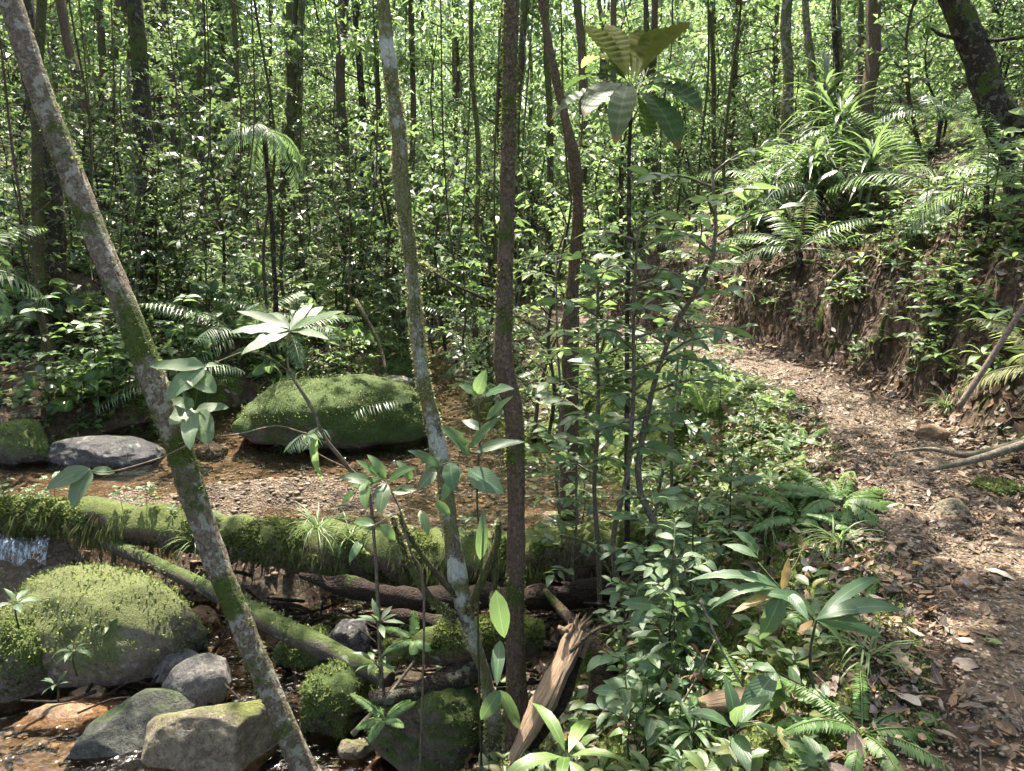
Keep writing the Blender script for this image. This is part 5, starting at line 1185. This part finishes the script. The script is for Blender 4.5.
# ------------------------------------------------------------------ ground cover and litter
def scatter(n, x0, x1, y0, y1, cond, seed):
    g = np.random.default_rng(seed); x = g.uniform(x0, x1, n); y = g.uniform(y0, y1, n); s = trail_sd(x, y); ok = cond(x, y, s)
    x, y = x[ok], y[ok]; return np.stack([x, y, H(x, y)], -1), g
notbed = lambda x, y, s: ((x > bR(y)-.1) | (x < bL(y)-.05))
def nlay(p, e=.05):
    hx = H(p[:, 0]+e, p[:, 1])-H(p[:, 0]-e, p[:, 1]); hy = H(p[:, 0], p[:, 1]+e)-H(p[:, 0], p[:, 1]-e)
    return nrm(np.stack([-hx/(2*e), -hy/(2*e), np.ones(len(p))], -1))
m_ = MB()
def cover(n, box, cond, L, nl, seed, seg):
    p, g = scatter(n, *box, cond, seed); M = len(p); q = np.repeat(p, nl, 0); a = g.uniform(0, 6.28, M*nl); e = g.uniform(.0, .9, M*nl)
    hh = np.repeat(g.uniform(.01, .10, M), nl)*g.uniform(.3, 1, M*nl)
    d = np.stack([np.cos(a)*np.cos(e), np.sin(a)*np.cos(e), np.sin(e)], -1); Ls = L*np.repeat(g.uniform(.4, 1.7, M), nl)*g.uniform(.6, 1.1, M*nl)
    q = q+d*.01; q[:, 2] += hh
    leaves(m_, q, d, nrm(A(0, 0, 1)+g.normal(0, .3, (M*nl, 3))), Ls, Ls*g.uniform(.35, .5, M*nl), .7, 'ovate', seg)
cl = lambda x, y, k: fbm(np.stack([x, y, 0*x], -1)*1.3, 3, k)
cover(2500, (-1.5, 3.2, 1.6, 6), lambda x, y, s: (s < -.7) & (s > -3.2) & notbed(x, y, s) & (cl(x, y, 1) > -.25), .07, 6, 1, 4)
cover(3200, (-1, 4, 6, 12), lambda x, y, s: (s < -.5) & notbed(x, y, s) & (cl(x, y, 2) > -.3), .09, 6, 2, 2)
cover(15000, (-12, 1, 7, 15), lambda x, y, s: (x < bL(y)-.05) & (cl(x, y, 3) > -.35), .11, 7, 3, 2)
cover(3800, (2, 8, 3.5, 14), lambda x, y, s: (s > 1.1) & (cl(x, y, 4) > -.15), .08, 6, 4, 2)
cover(7500, (1.5, 6, 3, 12), lambda x, y, s: (s > .75) & (s < 2.8) & (cl(x, y, 4) > -.2), .045, 6, 7, 2)
cover(12000, (-26, 26, 14, 40), lambda x, y, s: cl(x, y, 5) > -.5, .22, 7, 5, 1)
tag(m_.build('ground_cover', G_cover), 'low green ground cover spread over the banks and forest floor', 'ground cover', kind='stuff')
# moss sprigs on the slope
m_ = MB(); p, g = scatter(90000, 0, 3.6, 2.0, 6.5, lambda x, y, s: (s < -.36) & (s > -2.0) & (x > bR(y)+.2) & (cl(x, y, 12) > -.35), 21)
M = len(p); Ls = g.uniform(.012, .035, M); leaves(m_, p, nrm(A(0, 0, 1)+g.normal(0, .6, (M, 3))), g.normal(size=(M, 3)), Ls, Ls*.5, .5, seg=1)
p, g = scatter(9000, 2.6, 5, 3, 6, lambda x, y, s: (s > .6) & (s < 1.4) & (cl(x, y, 12) > .25), 22)
M = len(p); Ls = g.uniform(.012, .035, M); leaves(m_, p, nrm(A(0, 0, 1)+g.normal(0, .6, (M, 3))), g.normal(size=(M, 3)), Ls, Ls*.5, .5, seg=1)
tag(m_.build('moss', G_moss), 'yellow-green moss carpeting the edges of the trail', 'moss', kind='stuff')

# woody debris in the hollow under the log, and hair roots on the bank
m_ = MB(); g = np.random.default_rng(88)
for k in range(320):
    x = g.uniform(-2.8, 1.1); y = g.uniform(4.0, 5.7); a = g.uniform(0, 6.28); L = g.uniform(.15, .7); p0 = A(x, y, Hs(x, y)+g.uniform(0, .16)); e = p0+A(math.cos(a)*L, math.sin(a)*L*.6, g.uniform(-.1, .12)); r_ = g.uniform(.004, .016)
    tube(m_, [p0, (p0+e)/2+g.normal(0, L*.06, 3), e], [r_, r_*.9, r_*.6], 6, .2, 9, k, sub=3)
tag(m_.build('woody_debris', B_rot), 'tangle of dead sticks and roots in the hollow under the log', 'debris', kind='stuff')
m_ = MB(); g = np.random.default_rng(89)
for k in range(420):
    y = g.uniform(4.5, 11.5); i = np.argmin(abs(TR[:, 1]-y)); x0 = np.interp(y, TR[:, 1], TR[:, 0])+g.uniform(.6, 1.9); p0 = A(x0, y, Hs(x0, y)+.02); pts = [p0]
    for q in range(4):
        n_ = pts[-1]+A(-g.uniform(.02, .09), g.normal(0, .05), 0); n_[2] = Hs(n_[0], n_[1])+g.uniform(.0, .03); pts.append(n_)
    tube(m_, pts, g.uniform(.003, .010), 5, .2, 9, k, sub=2, cap=False)
tag(m_.build('hair_roots', B_brown), 'hair-like roots and dead stems trailing down the cut earth bank', 'roots', kind='stuff')
for k, (lab, pts, r0) in enumerate([('tan root running down the bank at the bend of the trail', [(845, 268), (828, 290), (820, 318), (812, 345)], .05), ('crooked root crossing the bank top under the strap-leaved plants', [(770, 275), (800, 262), (835, 268), (870, 262)], .03), ('dark root on the bank face in the middle', [(905, 262), (893, 300), (880, 330), (876, 362)], .03), ('thin root looping down the bank by the leaning pole', [(975, 262), (962, 300), (955, 335), (948, 372)], .018)]):
    w = np.array([G(*q) for q in pts]); w[:, 2] += .01; w[:, 1] -= .03; t = thing('tree_root', lab, 'root', w[0]); m_ = MB(); tube(m_, w, [r0*.7, r0, r0*.9, r0*.5], 10, .3, 9, k, sub=6); m_.build('bark', [B_pale, B_brown, B_dark, B_brown][k], t)
# leaf litter
m_ = MB()
def litter(n, box, cond, L, seed, seg=3, lift=.012, flat=.35):
    p, g = scatter(n, *box, cond, seed); M = len(p); a = g.uniform(0, 6.28, M); up = nrm(nlay(p)+g.normal(0, flat, (M, 3)))
    d = np.stack([np.cos(a), np.sin(a), g.normal(0, .15, M)], -1); d = nrm(d-up*(d*up).sum(1, keepdims=True)); Ls = L*g.uniform(.35, 1.25, M)
    p = p-d*(Ls/2)[:, None]; p[:, 2] = H(p[:, 0]+d[:, 0]*Ls/2, p[:, 1]+d[:, 1]*Ls/2)-d[:, 2]*Ls/2+lift+g.uniform(0, .012, M)
    leaves(m_, p, d, up, Ls, Ls*g.uniform(.25, .55, M), g.uniform(-1.1, 1.1, M), 'ovate', seg, .25, wav=.35)
litter(26000, (.3, 4.2, 1.3, 6.5), lambda x, y, s: np.abs(s) < .62, .028, 31, 2, lift=.018)
litter(10500, (.3, 4.2, 1.3, 6.5), lambda x, y, s: (np.abs(s) < .62) & (np.random.default_rng(4).random(len(x)) < .35+1.3*np.abs(s)) & (cl(x, y, 51) > -.45), .07, 37, lift=.022, flat=.25)
litter(3500, (1, 4.5, 6.5, 12), lambda x, y, s: np.abs(s) < .6, .07, 32, 2, .024)
litter(15000, (1, 5.5, 1.5, 12), lambda x, y, s: (s >= .5) & (s < 2.1), .10, 33)
litter(7000, (-2, 3.5, 1.6, 7), lambda x, y, s: (s < -.5) & (s > -3.5) & notbed(x, y, s), .09, 34)
litter(6000, (-10, 2, 7, 14), lambda x, y, s: (x < bL(y)), .12, 35, 2)
litter(6000, (2, 9, 4, 15), lambda x, y, s: (s > 1.6), .12, 36, 2)
litter(1500, (-4, 1.2, 3, 6), lambda x, y, s: (x < bR(y)) & (H(x, y) > -1.41), .08, 38)
tag(m_.build('leaf_litter', DEAD), 'brown and grey fallen leaves covering the trail and banks', 'leaf litter', kind='stuff')
m_ = MB(); p, g = scatter(42000, .3, 4.5, 1.3, 8, lambda x, y, s: np.abs(s) < .62, 41); pebbles(m_, p[:, 0], p[:, 1], g.uniform(.003, .012, len(p)), 42)
p2, g = scatter(260, .3, 4.5, 1.3, 8, lambda x, y, s: np.abs(s) < .6, 43); pebbles(m_, p2[:, 0], p2[:, 1], g.uniform(.014, .035, len(p2)), 44)
for v_ in m_.v: v_[:, 2] += .012
tag(m_.build('trail_gravel', GRAVEL), 'small stones and grit strewn along the trail', 'gravel', kind='stuff')
# twigs on the trail
m_ = MB(); p, g = scatter(420, .5, 4.5, 1.4, 8, lambda x, y, s: np.abs(s) < 1.3, 45)
for q in p:
    a = g.uniform(0, 6.28); L = g.uniform(.05, .28); e = A(math.cos(a), math.sin(a), 0)*L; b_ = A(g.normal(0, .1), g.normal(0, .1), 0)*L
    k = [q, q+e*.5+b_, q+e]; k = [A(u[0], u[1], Hs(u[0], u[1])+.026) for u in k]; tube(m_, k, [.003, .003, .002], 4, sub=3, cap=False)
tag(m_.build('twig_debris', TWIG), 'thin broken twigs strewn over the trail', 'debris', kind='stuff')
# single leaves that stand out on the trail
def one_leaf(label, px, py, L, W, mat, az, up=(0, 0, 1)):
    p = G(px, py)+A(0, 0, .045); m_ = MB(); d = A(math.cos(az), math.sin(az), .05); leaves(m_, [p-d*L/2], d, A(*up), L, W, .35, 'ovate', 8, .2, wav=.15)
    tag(m_.build('fallen_leaf', mat, origin=p), label, 'leaf')
one_leaf('bright yellow fallen leaf at the left edge of the trail', 917, 572, .055, .035, G_yellow, .1)
one_leaf('fresh green leaf lying on the trail', 990, 651, .075, .035, G_bright, 2.4)
one_leaf('large pale grey dead leaf in the middle of the trail', 970, 674, .13, .06, DEADPALE, -.2)
one_leaf('pale curled dead leaf near the top right of the near trail', 1000, 582, .12, .05, DEADPALE, -.8)
one_leaf('greyish dead leaf at the left edge of the near trail', 905, 708, .11, .05, DEADPALE, 2.0)
one_leaf('dull green leaf fallen beside the lance-leaved shrub', 925, 728, .09, .05, G_mid, 1.0)
one_leaf('brown ribbed dead leaf propped behind the lance-leaved shrub', 812, 578, .12, .06, DEADPALE, .3)
one_leaf('pale leaf resting on the broad flat-topped tan rock', 205, 742, .11, .045, G_pale, .2)

# ------------------------------------------------------------------ world, sun, camera
sc = bpy.context.scene
w = bpy.data.worlds.new('World'); sc.world = w; w.use_nodes = True; nt = w.node_tree; bg = nt.nodes['Background']
sky = nt.nodes.new('ShaderNodeTexSky'); sky.sky_type = 'NISHITA'; sky.sun_disc = False; sky.sun_elevation = SUN_EL; sky.sun_rotation = SUN_AZ
sky.dust_density = 3.0; nt.links.new(sky.outputs[0], bg.inputs[0]); bg.inputs[1].default_value = .15
su = bpy.data.lights.new('sun', 'SUN'); su.energy = 4.4; su.angle = math.radians(.53); su.color = (1, .95, .86)
so = bpy.data.objects.new('sun', su); C.objects.link(so)
from mathutils import Vector
so.rotation_euler = Vector(-SUNV).to_track_quat('-Z', 'Y').to_euler()
cd = bpy.data.cameras.new('camera'); cam = bpy.data.objects.new('camera', cd); C.objects.link(cam); sc.camera = cam
cam.location = (0, 0, CAMZ); cam.rotation_euler = (PI/2-PITCH, 0, 0); cd.sensor_width = 36; cd.lens = 36*F/1024; cd.clip_start = .05; cd.clip_end = 1000
sc.view_settings.view_transform = 'Standard'; sc.view_settings.look = 'None'; sc.view_settings.gamma = 1; sc.view_settings.use_curve_mapping = False
sc.view_settings.exposure = 2.28; sc.view_settings.use_white_balance = True; sc.view_settings.white_balance_temperature = 6850
cy = sc.cycles; cy.max_bounces = 6; cy.diffuse_bounces = 3; cy.glossy_bounces = 2; cy.transmission_bounces = 4; cy.transparent_max_bounces = 8
cy.sample_clamp_indirect = 4; cy.use_denoising = True; cy.caustics_reflective = False; cy.caustics_refractive = False; cy.blur_glossy = 1.0; cy.use_adaptive_sampling = True; cy.adaptive_threshold = .02; cy.adaptive_min_samples = 16
for o in bpy.data.objects:
    if '_o' in o: del o['_o']
